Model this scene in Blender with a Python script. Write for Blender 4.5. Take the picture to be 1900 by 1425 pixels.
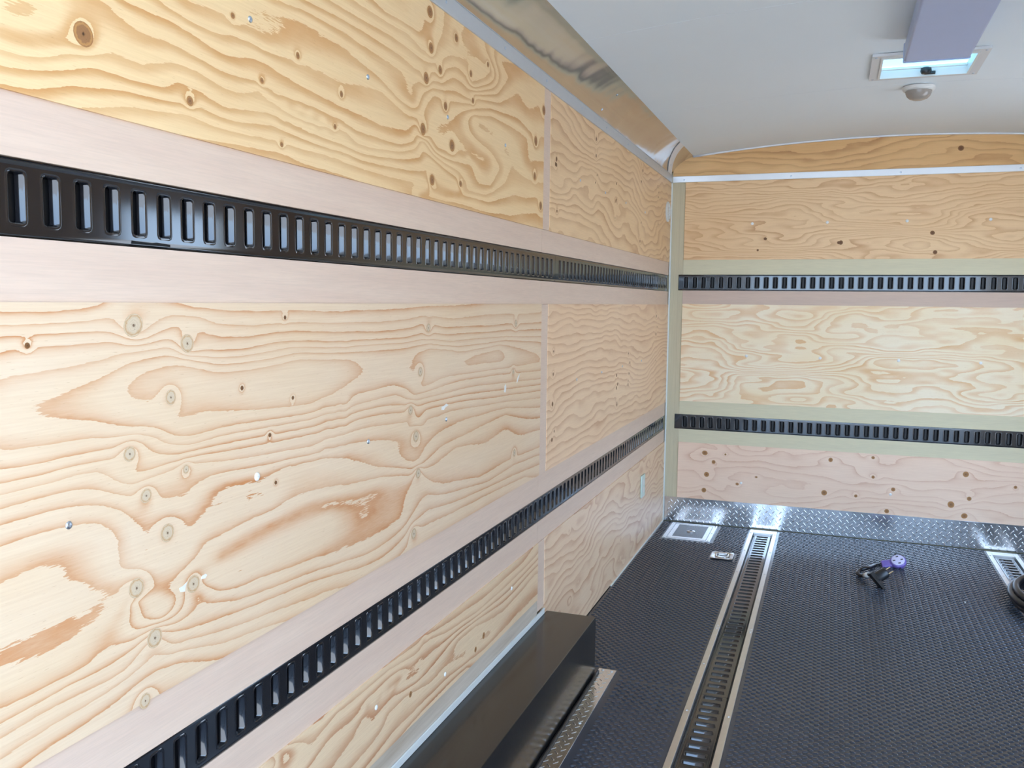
import bpy, bmesh, math, random
import numpy as np
from mathutils import Vector, Matrix, Euler

for o in list(bpy.data.objects):
    bpy.data.objects.remove(o)
SC = bpy.context.scene
COL = SC.collection
PI = math.pi

# ------------------------------------------------------------------ camera
YAW, PITCH, ROLL = 0.3421, -0.0918, 0.0113
CAM = Vector((0.9307, 0.0, 1.3184))
fwd = Vector((-math.sin(YAW)*math.cos(PITCH), math.cos(YAW)*math.cos(PITCH), math.sin(PITCH)))
rt = Vector((math.cos(YAW), math.sin(YAW), 0.0))
up = rt.cross(fwd)
r2 = rt*math.cos(ROLL) + up*math.sin(ROLL)
u2 = -rt*math.sin(ROLL) + up*math.cos(ROLL)
cam_data = bpy.data.cameras.new('camera')
cam_data.sensor_width = 36.0
cam_data.lens = 1662.925*36.0/1900.0
cam_data.clip_start = 0.02
cam = bpy.data.objects.new('camera', cam_data)
cam.matrix_world = Matrix((( r2.x, u2.x, -fwd.x, CAM.x), (r2.y, u2.y, -fwd.y, CAM.y), (r2.z, u2.z, -fwd.z, CAM.z), (0, 0, 0, 1)))
COL.objects.link(cam)
SC.camera = cam

# ------------------------------------------------------------------ sky, sun, exposure
SC.view_settings.view_transform = 'Standard'
SC.view_settings.look = 'None'
SC.view_settings.gamma = 1.0
SC.view_settings.use_curve_mapping = False
SC.view_settings.exposure = 2.02
world = bpy.data.worlds.new('daylight')
SC.world = world
world.use_nodes = True
wn = world.node_tree
wn.nodes.clear()
tcw = wn.nodes.new('ShaderNodeTexCoord')
sep = wn.nodes.new('ShaderNodeSeparateXYZ')
wn.links.new(tcw.outputs['Generated'], sep.inputs[0])
sky = wn.nodes.new('ShaderNodeValToRGB')            # clear day: pale blue at the horizon, deeper overhead
sky.color_ramp.elements[0].position = 0.0
sky.color_ramp.elements[0].color = (0.54, 0.74, 1.0, 1)
sky.color_ramp.elements[1].position = 0.8
sky.color_ramp.elements[1].color = (0.36, 0.58, 0.98, 1)
wn.links.new(sep.outputs['Z'], sky.inputs[0])
bg = wn.nodes.new('ShaderNodeBackground')
bg.inputs['Strength'].default_value = 2.1
wo = wn.nodes.new('ShaderNodeOutputWorld')
wn.links.new(sky.outputs[0], bg.inputs[0])
wn.links.new(bg.outputs[0], wo.inputs[0])
sun_data = bpy.data.lights.new('sun', 'SUN')
sun_data.energy = 5.0
sun_data.angle = math.radians(0.6)
sun_data.color = (1.0, 0.98, 0.95)
sun = bpy.data.objects.new('sun', sun_data)
sun.rotation_euler = Euler((math.radians(-18), 0, 0))   # high and from ahead: never reaches inside
COL.objects.link(sun)


def portal(name, loc, rot, sx, sy):
    d = bpy.data.lights.new(name, 'AREA')
    d.shape = 'RECTANGLE'
    d.size, d.size_y = sx, sy
    d.cycles.is_portal = True
    o = bpy.data.objects.new(name, d)
    o.location, o.rotation_euler = loc, rot
    COL.objects.link(o)


W, D, REAR = 2.44, 5.372, -0.25
DOOR_Y0, DOOR_Y1, DOOR_Z1 = 3.62, 4.42, 1.78
portal('rear_opening_daylight', (W/2, REAR-0.02, 1.06), (math.radians(90), 0, 0), W, 2.2)
portal('side_door_daylight', (W+0.07, (DOOR_Y0+DOOR_Y1)/2, DOOR_Z1/2), (0, math.radians(90), 0), DOOR_Z1, DOOR_Y1-DOOR_Y0)

# ------------------------------------------------------------------ helpers
def tag(o, label=None, cat=None, group=None, kind=None):
    if label: o['label'] = label
    if cat: o['category'] = cat
    if group: o['group'] = group
    if kind: o['kind'] = kind
    return o


def empty(name, loc, parent=None):
    o = bpy.data.objects.new(name, None)
    o.empty_display_size = 0.05
    COL.objects.link(o)
    o.location = loc
    if parent:
        o.parent = parent
    return o


def world_loc(o):
    p = Vector((0, 0, 0))
    m = Matrix.Identity(4)
    while o is not None:
        m = o.matrix_basis @ m
        o = o.parent
    return m


def link_mesh(name, me, parent=None, origin=None):
    """me is in world coordinates; the origin goes to the middle of its box."""
    n = len(me.vertices)
    co = np.empty(n*3, dtype=np.float32)
    me.vertices.foreach_get('co', co)
    co = co.reshape(-1, 3)
    c = (co.min(0)+co.max(0))/2 if origin is None else np.array(origin, dtype=np.float32)
    me.vertices.foreach_set('co', (co-c).astype(np.float32).ravel())
    me.update()
    o = bpy.data.objects.new(name, me)
    COL.objects.link(o)
    if parent:
        o.parent = parent
        o.matrix_basis = world_loc(parent).inverted() @ Matrix.Translation(Vector([float(v) for v in c]))
    else:
        o.location = [float(v) for v in c]
    return o


class MB:
    """collects vertices and faces of ONE mesh"""
    def __init__(self):
        self.v, self.f, self.s = [], [], []

    def add(self, vs, fs, smooth=False, M=None):
        b = len(self.v)
        for p in vs:
            p = Vector(p)
            self.v.append(tuple(M @ p) if M is not None else tuple(p))
        for f in fs:
            self.f.append(tuple(b+i for i in f))
            self.s.append(smooth)
        return self

    def box(self, x0, x1, y0, y1, z0, z1, M=None):
        vs = [(x, y, z) for x in (x0, x1) for y in (y0, y1) for z in (z0, z1)]
        fs = [(0, 1, 3, 2), (4, 6, 7, 5), (0, 4, 5, 1), (2, 3, 7, 6), (0, 2, 6, 4), (1, 5, 7, 3)]
        return self.add(vs, fs, False, M)

    def bevel_box(self, x0, x1, y0, y1, z0, z1, b, M=None, seg=2):
        bm = bmesh.new()
        bmesh.ops.create_cube(bm, size=1.0)
        for v in bm.verts:
            v.co = Vector(((x0+x1)/2+v.co.x*(x1-x0), (y0+y1)/2+v.co.y*(y1-y0), (z0+z1)/2+v.co.z*(z1-z0)))
        bm.normal_update()
        bmesh.ops.bevel(bm, geom=list(bm.edges), offset=b, segments=seg, affect='EDGES', profile=0.5)
        bm.verts.index_update()
        bm.normal_update()
        bm.normal_update()
        flat = [max(abs(c) for c in f.normal) > 0.999 for f in bm.faces]
        k = len(self.f)
        self.add([v.co.copy() for v in bm.verts], [[v.index for v in f.verts] for f in bm.faces], True, M)
        for i, fl in enumerate(flat):
            if fl: self.s[k+i] = False
        bm.free()
        return self

    def tube(self, pts, r, n=10, closed=False, M=None):
        pts = [Vector(p) for p in pts]
        m = len(pts)
        vs, fs = [], []
        prev = None
        for i, p in enumerate(pts):
            if closed:
                t = pts[(i+1) % m]-pts[i-1]
            else:
                t = pts[min(i+1, m-1)]-pts[max(i-1, 0)]
            t.normalize()
            if prev is None:
                a = t.orthogonal().normalized()
            else:
                a = (prev-t*prev.dot(t)).normalized()
            prev = a
            b = t.cross(a)
            rr = r[i] if isinstance(r, (list, tuple)) else r
            for k in range(n):
                q = 2*PI*k/n
                vs.append(p+a*(math.cos(q)*rr)+b*(math.sin(q)*rr))
        for i in range(m if closed else m-1):
            j = (i+1) % m
            for k in range(n):
                l = (k+1) % n
                fs.append((i*n+k, i*n+l, j*n+l, j*n+k))
        if not closed:
            fs.append(tuple(reversed(range(n))))
            fs.append(tuple((m-1)*n+k for k in range(n)))
        return self.add(vs, fs, True, M)

    def lathe(self, prof, n=24, M=None, cap0=True, cap1=True):
        """prof: (radius, height) pairs around local z"""
        vs, fs = [], []
        for r, h in prof:
            for k in range(n):
                q = 2*PI*k/n
                vs.append((r*math.cos(q), r*math.sin(q), h))
        for i in range(len(prof)-1):
            for k in range(n):
                l = (k+1) % n
                fs.append((i*n+k, i*n+l, (i+1)*n+l, (i+1)*n+k))
        if cap0: fs.append(tuple(reversed(range(n))))
        if cap1: fs.append(tuple((len(prof)-1)*n+k for k in range(n)))
        return self.add(vs, fs, True, M)

    def prism(self, poly, z0, z1, M=None, smooth=False):
        n = len(poly)
        vs = [(x, y, z0) for x, y in poly]+[(x, y, z1) for x, y in poly]
        fs = [tuple(reversed(range(n))), tuple(range(n, 2*n))]
        fs += [(i, (i+1) % n, n+(i+1) % n, n+i) for i in range(n)]
        return self.add(vs, fs, smooth, M)

    def mesh(self, name, mat):
        me = bpy.data.meshes.new(name)
        me.from_pydata(self.v, [], self.f)
        me.polygons.foreach_set('use_smooth', self.s)
        me.materials.append(mat)
        me.update()
        return me

    def build(self, name, mat, parent=None, sharp=None, origin=None):
        me = self.mesh(name, mat)
        if sharp:
            me.set_sharp_from_angle(angle=math.radians(sharp))
            me.polygons.foreach_set('use_smooth', self.s)      # keep the big flat faces flat
        return link_mesh(name, me, parent, origin)


def box_part(name, mat, parent, *b, bevel=0.0):
    m = MB()
    if bevel:
        m.bevel_box(*b, bevel, seg=1)
    else:
        m.box(*b)
    return m.build(name, mat, parent, sharp=35)


def frame(o, X, Y, Z):
    X, Y, Z = Vector(X), Vector(Y), Vector(Z)
    return Matrix(((X.x, Y.x, Z.x, o[0]), (X.y, Y.y, Z.y, o[1]), (X.z, Y.z, Z.z, o[2]), (0, 0, 0, 1)))


def on_left(y, z, x=0.0):   return frame((x, y, z), (0, 1, 0), (0, 0, 1), (1, 0, 0))
def on_front(x, z, y=D):    return frame((x, y, z), (1, 0, 0), (0, 0, 1), (0, -1, 0))
def on_floor(x, y, z=0.0):  return frame((x, y, z), (0, 1, 0), (-1, 0, 0), (0, 0, 1))


# ------------------------------------------------------------------ materials
class NT:
    def __init__(self, name):
        self.m = bpy.data.materials.new(name)
        self.m.use_nodes = True
        self.t = self.m.node_tree
        self.t.nodes.clear()
        self.out = self.t.nodes.new('ShaderNodeOutputMaterial')
        self.b = self.t.nodes.new('ShaderNodeBsdfPrincipled')
        self.t.links.new(self.b.outputs[0], self.out.inputs[0])

    def n(self, typ, **kw):
        nd = self.t.nodes.new(typ)
        for k, v in kw.items():
            setattr(nd, k, v)
        return nd

    def l(self, a, b):
        self.t.links.new(a, b)

    def val(self, sock, v):
        if isinstance(v, (int, float)):
            sock.default_value = v
        elif isinstance(v, (tuple, list)):
            sock.default_value = (*v, 1.0) if len(v) == 3 and sock.type == 'RGBA' else v
        else:
            self.l(v, sock)

    def math(self, op, a, b=0.0, c=None, clamp=False):
        nd = self.n('ShaderNodeMath', operation=op, use_clamp=clamp)
        self.val(nd.inputs[0], a)
        self.val(nd.inputs[1], b)
        if c is not None: self.val(nd.inputs[2], c)
        return nd.outputs[0]

    def mix(self, f, a, b, blend='MIX'):
        nd = self.n('ShaderNodeMix', data_type='RGBA', blend_type=blend)
        self.val(nd.inputs[0], f)
        self.val(nd.inputs[6], a)
        self.val(nd.inputs[7], b)
        return nd.outputs[2]

    def coord(self, which='Object'):
        if not hasattr(self, '_c'):
            self._c = self.n('ShaderNodeTexCoord')
        return self._c.outputs[which]

    def noise(self, scale, detail=2.0, rough=0.5, vec=None, loc=(0, 0, 0)):
        mp = self.n('ShaderNodeMapping')
        self.l(vec if vec is not None else self.coord(), mp.inputs[0])
        mp.inputs[1].default_value = loc
        mp.inputs[3].default_value = scale if isinstance(scale, (tuple, list)) else (scale,)*3
        nd = self.n('ShaderNodeTexNoise')
        nd.inputs['Scale'].default_value = 1.0
        nd.inputs['Detail'].default_value = detail
        nd.inputs['Roughness'].default_value = rough
        self.l(mp.outputs[0], nd.inputs['Vector'])
        return nd.outputs[0]

    def ramp(self, f, stops, interp='LINEAR'):
        nd = self.n('ShaderNodeValToRGB')
        nd.color_ramp.interpolation = interp
        e = nd.color_ramp.elements
        while len(e) < len(stops): e.new(0.5)
        for el, (p, c) in zip(e, stops):
            el.position = p
            el.color = (c, c, c, 1) if isinstance(c, (int, float)) else (*c, 1)
        self.l(f, nd.inputs[0])
        return nd.outputs[0]

    def set(self, **kw):
        names = dict(color='Base Color', rough='Roughness', metal='Metallic', ior='IOR', coat='Coat Weight', coatr='Coat Roughness',
                     spec='Specular IOR Level', trans='Transmission Weight', alpha='Alpha', normal='Normal', aniso='Anisotropic')
        for k, v in kw.items():
            self.val(self.b.inputs[names[k]], v)
        return self

    def bump(self, h, strength=0.3, dist=0.001):
        nd = self.n('ShaderNodeBump')
        nd.inputs['Strength'].default_value = strength
        nd.inputs['Distance'].default_value = dist
        self.l(h, nd.inputs['Height'])
        self.l(nd.outputs[0], self.b.inputs['Normal'])


def srgb(r, g, b):
    f = lambda c: (c/255/12.92) if c/255 <= 0.04045 else ((c/255+0.055)/1.055)**2.4
    return (f(r), f(g), f(b))


def plain(name, col, rough=0.5, metal=0.0, coat=0.0, var=0.08, scale=20.0, **kw):
    t = NT(name)
    n = t.noise(scale, 3)
    c2 = tuple(max(0.0, c*(1-var*2)) for c in col)
    t.set(color=t.mix(n, c2, tuple(min(1.0, c*(1+var)) for c in col)), metal=metal, coat=coat, **kw)
    t.set(rough=t.math('MULTIPLY_ADD', n, 0.12*rough, rough*0.94))
    return t.m


def wood(name, pale, pale2, late, axis=1, amount=0.9, wild=0.12, seed=0.0, rough=0.42, wide=0.0):
    """rotary-cut softwood veneer: the ring position comes with the mesh (attribute 'ring'), its colour from nodes"""
    t = NT(name)
    at = t.n('ShaderNodeAttribute', attribute_name='ring')
    long_, tall = (1.0, 1.0)
    def sc(a, b):            # a along the grain, b across it
        return (b, a, b) if axis == 1 else (a, b, b)
    L = (seed, seed*1.7, seed*0.6)
    w1 = t.math('MULTIPLY', t.math('SUBTRACT', t.noise(sc(5, 18), 3, 0.55, loc=L), 0.5), wild*2.4)
    w2 = t.math('MULTIPLY', t.math('SUBTRACT', t.noise(sc(40, 420), 2, 0.6, loc=L), 0.5), 0.16)
    g = t.math('ADD', t.math('ADD', at.outputs['Fac'], w1), w2)
    fr = t.math('FRACT', g)
    band = t.ramp(fr, [(0.0, 0.0), (0.40, 0.0), (0.68-0.12*wide, 0.16+0.16*wide), (0.84-0.14*wide, 0.42+0.24*wide), (0.94-0.10*wide, 0.74+0.14*wide), (0.972, 1.0), (0.999, 0.9)])
    fl = t.math('FLOOR', g)
    wh = t.n('ShaderNodeTexWhiteNoise', noise_dimensions='1D')
    t.l(fl, wh.inputs['W'])
    per = t.math('MULTIPLY_ADD', wh.outputs[0], 0.45, 0.55)
    patch = t.ramp(t.noise(sc(3.5, 9), 3, 0.6, loc=(seed+3, seed, 1)), [(0.30, 0.5), (0.60, 1.0)])
    k = t.math('MULTIPLY', t.math('MULTIPLY', band, per), t.math('MULTIPLY', patch, amount), clamp=True)
    base = t.mix(t.ramp(t.noise(sc(1.6, 5), 3, 0.5, loc=(seed, 5, seed)), [(0.3, 0.0), (0.7, 1.0)]), pale, pale2)
    fib = t.noise(sc(9, 330), 3, 0.65, loc=L)
    base = t.mix(t.ramp(fib, [(0.25, 0.0), (0.75, 0.16)]), base, tuple(c*0.72 for c in late))
    col = t.mix(k, base, late)
    flk = t.ramp(t.noise(sc(60, 800), 1, 0.5, loc=L), [(0.70, 0.0), (0.78, 0.30)])
    col = t.mix(flk, col, tuple(c*0.55 for c in late))
    t.set(color=col, rough=rough, spec=0.35)
    t.bump(t.math('ADD', fib, t.math('MULTIPLY', k, -0.5)), 0.12, 0.0006)
    return t.m


def luan(name, c1, c2, axis=1, rough=0.5):
    t = NT(name)
    sc = (lambda a, b: (b, a, b)) if axis == 1 else ((lambda a, b: (a, b, b)) if axis == 0 else (lambda a, b: (b, b, a)))
    a = t.noise(sc(2.2, 30), 4, 0.6)
    b = t.noise(sc(14, 420), 3, 0.6, loc=(4, 2, 1))
    c = t.mix(t.ramp(a, [(0.3, 0.0), (0.7, 1.0)]), c1, c2)
    c = t.mix(t.ramp(b, [(0.3, 0.22), (0.62, 0.0)]), c, tuple(v*0.62 for v in c1))
    t.set(color=c, rough=rough, spec=0.3)
    t.bump(b, 0.1, 0.0004)
    return t.m


def knot_mat(name, rim, mid, core, seed):
    t = NT(name)
    ln = t.n('ShaderNodeVectorMath', operation='LENGTH')
    mp = t.n('ShaderNodeMapping')
    t.l(t.coord('Generated'), mp.inputs[0])
    mp.inputs[1].default_value = (-1, -1, -1)
    mp.inputs[3].default_value = (2, 2, 2)
    flat = t.n('ShaderNodeVectorMath', operation='MULTIPLY')
    flat.inputs[1].default_value = (1, 1, 0)
    t.l(mp.outputs[0], flat.inputs[0])
    t.l(flat.outputs[0], ln.inputs[0])
    r = t.math('ADD', ln.outputs['Value'], t.math('MULTIPLY', t.math('SUBTRACT', t.noise(3.0, 3, vec=mp.outputs[0], loc=(seed, 0, 0)), 0.5), 0.4))
    c = t.ramp(r, [(0.0, core), (0.08, core), (0.2, mid), (0.62, mid), (0.8, rim), (0.9, mid), (1.0, rim)])
    rings = t.math('SINE', t.math('MULTIPLY', r, 34.0))
    c = t.mix(t.math('MULTIPLY_ADD', rings, 0.06, 0.06), c, tuple(v*0.35 for v in rim))
    sp = t.ramp(t.noise(7.0, 2, vec=mp.outputs[0], loc=(seed, 2, 0)), [(0.66, 0.0), (0.72, 0.7)])
    c = t.mix(t.math('MULTIPLY', sp, t.math('LESS_THAN', r, 0.4)), c, tuple(v*0.25 for v in mid))
    t.set(color=c, rough=0.5, spec=0.3)
    return t.m


PALE_U, PALE_U2, LATE_U = srgb(246, 214, 164), srgb(242, 206, 154), srgb(202, 138, 72)
PALE_M, PALE_M2, LATE_M = srgb(234, 209, 178), srgb(231, 202, 165), srgb(198, 126, 66)
M = {}
M['wood_upper'] = wood('plywood_upper', PALE_U, PALE_U2, LATE_U, seed=1.0, amount=0.86, wide=1.0)
M['wood_middle'] = wood('plywood_middle', PALE_M, PALE_M2, LATE_M, seed=2.0, amount=1.0, wide=0.25)
M['wood_lower'] = wood('plywood_lower', srgb(240, 211, 172), srgb(238, 208, 170), srgb(182, 108, 58), seed=3.0, amount=0.95, wide=0.6)
M['wood_upper_far'] = wood('plywood_upper_far', srgb(242, 208, 164), srgb(236, 200, 154), srgb(182, 122, 74), seed=4.0, wild=0.2, amount=0.74, wide=0.6)
M['wood_middle_far'] = wood('plywood_middle_far', srgb(244, 210, 172), srgb(240, 203, 164), srgb(188, 124, 80), seed=5.0, wild=0.2, amount=0.74, wide=0.6)
M['wood_lower_far'] = wood('plywood_lower_far', srgb(244, 214, 180), srgb(240, 207, 172), srgb(192, 128, 84), seed=6.0, wild=0.25, amount=0.74, wide=0.6)
M['wood_front_top'] = wood('plywood_header', srgb(236, 192, 134), srgb(226, 178, 118), srgb(168, 110, 60), axis=0, seed=7.0, wild=0.25, amount=0.74, wide=0.6)
M['wood_front_upper'] = wood('plywood_front_upper', srgb(246, 210, 162), srgb(240, 200, 150), srgb(190, 128, 78), axis=0, seed=8.0, wild=0.28, amount=0.74, wide=0.6)
M['wood_front_middle'] = wood('plywood_front_middle', srgb(253, 238, 210), srgb(250, 226, 184), srgb(226, 168, 104), axis=0, seed=9.0, wild=0.28, amount=0.8, wide=1.1)
M['wood_front_lower'] = wood('plywood_front_lower', srgb(250, 220, 194), srgb(246, 213, 186), srgb(204, 142, 106), axis=0, seed=10.0, wild=0.2, amount=0.6)
M['wood_rough'] = luan('bare_board', srgb(216, 203, 186), srgb(184, 168, 148), 1)
M['luan'] = luan('pinkish_luan', srgb(226, 200, 178), srgb(220, 192, 171), 1)
M['luan_front'] = luan('pinkish_luan_front', srgb(216, 190, 170), srgb(208, 182, 164), 0)
M['poplar'] = luan('greenish_poplar', srgb(222, 212, 178), srgb(216, 206, 174), 0)
M['poplar_post'] = luan('greenish_poplar_upright', srgb(208, 196, 164), srgb(200, 188, 158), 2)
M['knot_grey'] = knot_mat('knot_grey', srgb(200, 158, 112), srgb(212, 190, 160), srgb(118, 90, 66), 1)
M['knot_brown'] = knot_mat('knot_brown', srgb(200, 146, 86), srgb(160, 114, 74), srgb(80, 54, 36), 2)
M['knot_dark'] = knot_mat('knot_dark', srgb(150, 104, 62), srgb(116, 78, 46), srgb(60, 40, 24), 3)
M['glare_crumb'] = plain('white_glare_and_crumb', srgb(235, 232, 224), 0.5)  # white of the painted glare chips, also used for the crumb
M['rail'] = plain('black_gloss_paint', (0.010, 0.010, 0.012), 0.09, ior=1.66, var=0.05)
M['rail_pit'] = plain('black_pocket', (0.004, 0.004, 0.005), 0.5)
M['box'] = plain('black_satin_enamel', (0.010, 0.0095, 0.009), 0.2, coat=0.15, coatr=0.08, var=0.05)
M['bead'] = plain('black_sealant', (0.006, 0.006, 0.007), 0.35)
M['sticker'] = plain('matt_black_print', (0.004, 0.004, 0.004), 0.9)
M['alu'] = plain('bright_aluminium', (0.86, 0.87, 0.88), 0.24, metal=1.0, var=0.03, scale=8)
M['alu_brushed'] = plain('brushed_aluminium', (0.80, 0.80, 0.79), 0.34, metal=1.0, var=0.04, scale=30)
M['alu_trim'] = plain('grey_painted_trim', srgb(200, 203, 206), 0.35, metal=0.3, var=0.03)
M['alu_white'] = plain('white_aluminium', srgb(228, 230, 232), 0.3, metal=0.2, var=0.02)
M['tread'] = plain('tread_plate_aluminium', (0.80, 0.82, 0.85), 0.17, metal=1.0, var=0.03, scale=12)
M['steel'] = plain('zinc_steel', (0.72, 0.73, 0.74), 0.28, metal=1.0)
M['screw_steel'] = plain('screw_steel', (0.62, 0.70, 0.80), 0.3, metal=1.0)
M['screw_white'] = plain('white_screw_head', srgb(240, 240, 238), 0.3)
M['rubber'] = plain('black_rubber', (0.038, 0.046, 0.062), 0.24, var=0.10, scale=6, spec=0.5)
M['plastic_white'] = plain('white_plastic', srgb(224, 224, 220), 0.4, var=0.02)
M['plastic_grey'] = plain('warm_grey_plastic', srgb(212, 213, 214), 0.45, var=0.02)
M['plastic_black'] = plain('black_plastic', (0.012, 0.012, 0.013), 0.35)
M['lens'] = plain('frosted_lens', srgb(172, 188, 226), 0.35, var=0.02, trans=0.0)
M['fixture_grey'] = plain('fixture_body', srgb(196, 196, 200), 0.4, var=0.02)
M['dome_lens'] = plain('smoky_lens', srgb(158, 150, 142), 0.18, var=0.02)
M['cable'] = plain('black_cable', (0.008, 0.008, 0.010), 0.32, spec=0.35)
M['purple'] = plain('purple_plastic', srgb(124, 106, 182), 0.3, var=0.05)
M['socket_face'] = plain('pale_socket_face', srgb(214, 210, 236), 0.4, var=0.02)
M['brass'] = plain('brass', (0.78, 0.66, 0.36), 0.25, metal=1.0)
M['concrete'] = plain('grey_concrete', srgb(176, 173, 167), 0.9, var=0.08, scale=3)
M['caulk'] = plain('white_caulk', srgb(226, 230, 226), 0.4, var=0.02)
M['outlet'] = plain('pale_outlet_plate', srgb(206, 222, 210), 0.35, var=0.02)


def make_cove_mat():
    t = NT('polished_stainless')
    n = t.noise((1.5, 3.5, 1.5), 2, 0.5)
    f = t.noise((60, 4, 60), 2, 0.5)
    t.set(color=t.mix(n, (0.50, 0.50, 0.50), (0.60, 0.60, 0.60)), metal=1.0, rough=0.13)
    t.bump(t.math('ADD', n, t.math('MULTIPLY', f, 0.02)), 0.3, 0.02)
    return t.m


def make_ceiling_mat():
    t = NT('white_ceiling_liner')
    n = t.noise(2.0, 3)
    f = t.noise(260.0, 2)
    t.set(color=t.mix(n, srgb(222, 234, 242), srgb(230, 241, 248)), rough=0.38, spec=0.4)
    t.bump(f, 0.06, 0.0004)
    return t.m


def make_dome_mat():
    t = NT('translucent_vent_lid')
    tr = t.n('ShaderNodeBsdfTranslucent')
    tr.inputs[0].default_value = (0.09, 0.19, 0.23, 1)
    n = t.noise((3, 8, 3), 2)
    t.set(color=t.mix(n, (0.6, 0.75, 0.82), (0.8, 0.9, 0.93)), rough=0.25)
    mx = t.n('ShaderNodeMixShader')
    mx.inputs[0].default_value = 0.75
    t.l(t.b.outputs[0], mx.inputs[1])
    t.l(tr.outputs[0], mx.inputs[2])
    t.l(mx.outputs[0], t.out.inputs[0])
    return t.m


M['cove'] = make_cove_mat()
M['ceiling'] = make_ceiling_mat()
M['dome'] = make_dome_mat()

# ------------------------------------------------------------------ grain fields of the plywood veneers
# traced ring edges on the near left-wall sheets: (ring number, "y,z y,z ..." in mm on the wall)
GRAIN_UPPER = [
 (1, "1187,1563 1255,1569 1373,1578 1441,1566 1603,1564"),
 (2, "928,1562 981,1573 1022,1583 1087,1588 1134,1595 1188,1587 1256,1587 1346,1592 1379,1590 1436,1591 1604,1602"),
 (3, "813,1566 859,1568 912,1585 957,1592 1016,1600 1069,1602 1106,1604"),
 (4, "814,1586 865,1594 921,1609 946,1622 970,1619 1016,1617 1088,1620 1111,1637 1147,1636 1189,1626 1220,1621 1331,1635 1442,1637 1604,1636"),
 (5, "815,1605 845,1605 882,1614 902,1624"),
 (5, "962,1651 991,1642 1045,1641 1108,1663 1160,1663 1212,1653 1267,1653 1317,1671 1358,1662 1473,1663 1604,1653"),
 (6, "815,1624 848,1625 888,1632 906,1643"),
 (6, "984,1711 999,1697 1039,1686 1090,1688 1149,1682 1212,1676 1292,1679 1327,1676 1414,1670 1605,1671"),
 (7, "1000,1717 1055,1720 1103,1722 1154,1715 1213,1704 1268,1707 1328,1716 1392,1706 1505,1699 1605,1696"),
 (8, "1081,1741 1099,1734 1150,1730 1196,1730 1246,1741 1279,1743 1334,1738 1427,1746 1505,1743 1605,1742"),
 (9, "1135,1757 1184,1765 1233,1762 1260,1756"),
 (9, "1261,1782 1309,1779 1388,1774 1319,1761 1270,1765"),
 (9, "1247,1793 1335,1807 1446,1818 1539,1818 1606,1812"),
 (10, "1362,1827 1446,1839 1607,1843"),
 (5, "816,1641 841,1644 876,1652 866,1668 861,1675"),
 (1, "1230,1565 1328,1569 1382,1573 1451,1564 1594,1565"),
 (2, "1231,1585 1339,1589 1377,1591 1440,1590 1514,1593 1602,1587 1754,1588 1984,1593"),
 (3, "1361,1619 1428,1612 1501,1608 1602,1603 1755,1607 1886,1614 1964,1623 1994,1650 2036,1639 2057,1620 2183,1609"),
 (4, "1232,1622 1330,1635 1383,1626 1470,1623 1567,1622 1675,1618 1841,1634 1944,1651 1958,1687"),
 (5, "1280,1657 1315,1669 1341,1655 1412,1644 1502,1638 1602,1635 1714,1636 1841,1650 1914,1668"),
 (6, "1362,1666 1441,1653 1541,1656 1602,1660 1714,1662 1841,1664 1914,1684 1934,1720"),
 (7, "1234,1704 1306,1719 1358,1714 1454,1704 1568,1695 1676,1692 1755,1688 1886,1704"),
 (8, "1235,1735 1273,1739 1332,1735 1425,1743 1491,1736 1569,1737 1684,1756 1755,1764 1886,1736"),
 (9, "1237,1789 1334,1801 1415,1803 1505,1805 1583,1809 1654,1803 1739,1787 1823,1763"),
 (10, "1377,1833 1474,1839 1604,1836 1716,1833 1841,1826 1905,1813 1905,1772"),
 (11, "1457,1858 1570,1864 1716,1862 1841,1857 1924,1846"),
 (12, "1544,1885 1641,1884 1797,1888 1933,1881"),
 (13, "1634,1912 1756,1914 1886,1916 1952,1898"),
 (14, "1716,1938 1772,1930 1841,1935 1933,1933"),
 (3, "1954,1564 1984,1572 2036,1569 2148,1572 2338,1568 2558,1573 2818,1609"),
 (4, "2015,1593 2091,1580 2208,1598 2378,1597 2589,1636 2725,1645"),
 (6, "2243,1697 2309,1639 2406,1641 2477,1706 2403,1736 2334,1745"),
 (5, "2208,1607 2364,1613 2524,1666 2569,1730 2475,1783 2374,1801 2280,1803"),
 (6, "2267,1810 2401,1836 2550,1838 2718,1830 2738,1755"),
 (7, "2266,1828 2400,1855 2630,1874 2771,1850"),
 (8, "2266,1857 2472,1885 2627,1949 2714,1918"),
 (9, "2253,1863 2442,1904 2546,1973 2469,2001"),
 (10, "2003,1843 2066,1849 2133,1880 2203,1880 2253,1859"),
 (9, "2034,1829 2144,1849 2241,1849"),
 (12, "2034,1893 2109,1925 2190,1941 2202,1980 2166,1998"),
 (11, "2087,1889 2155,1914 2227,1904"),
 (8, "2013,1812 1983,1788 1953,1757 1943,1722"),
 (7, "1983,1713 2035,1687 2101,1689 2078,1720 2014,1735"),
 (7, "2194,1708 2269,1715 2376,1712 2308,1702 2206,1700"),
 (12, "2239,1949 2303,1965 2398,1954 2357,1930 2265,1894"),
]
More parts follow.
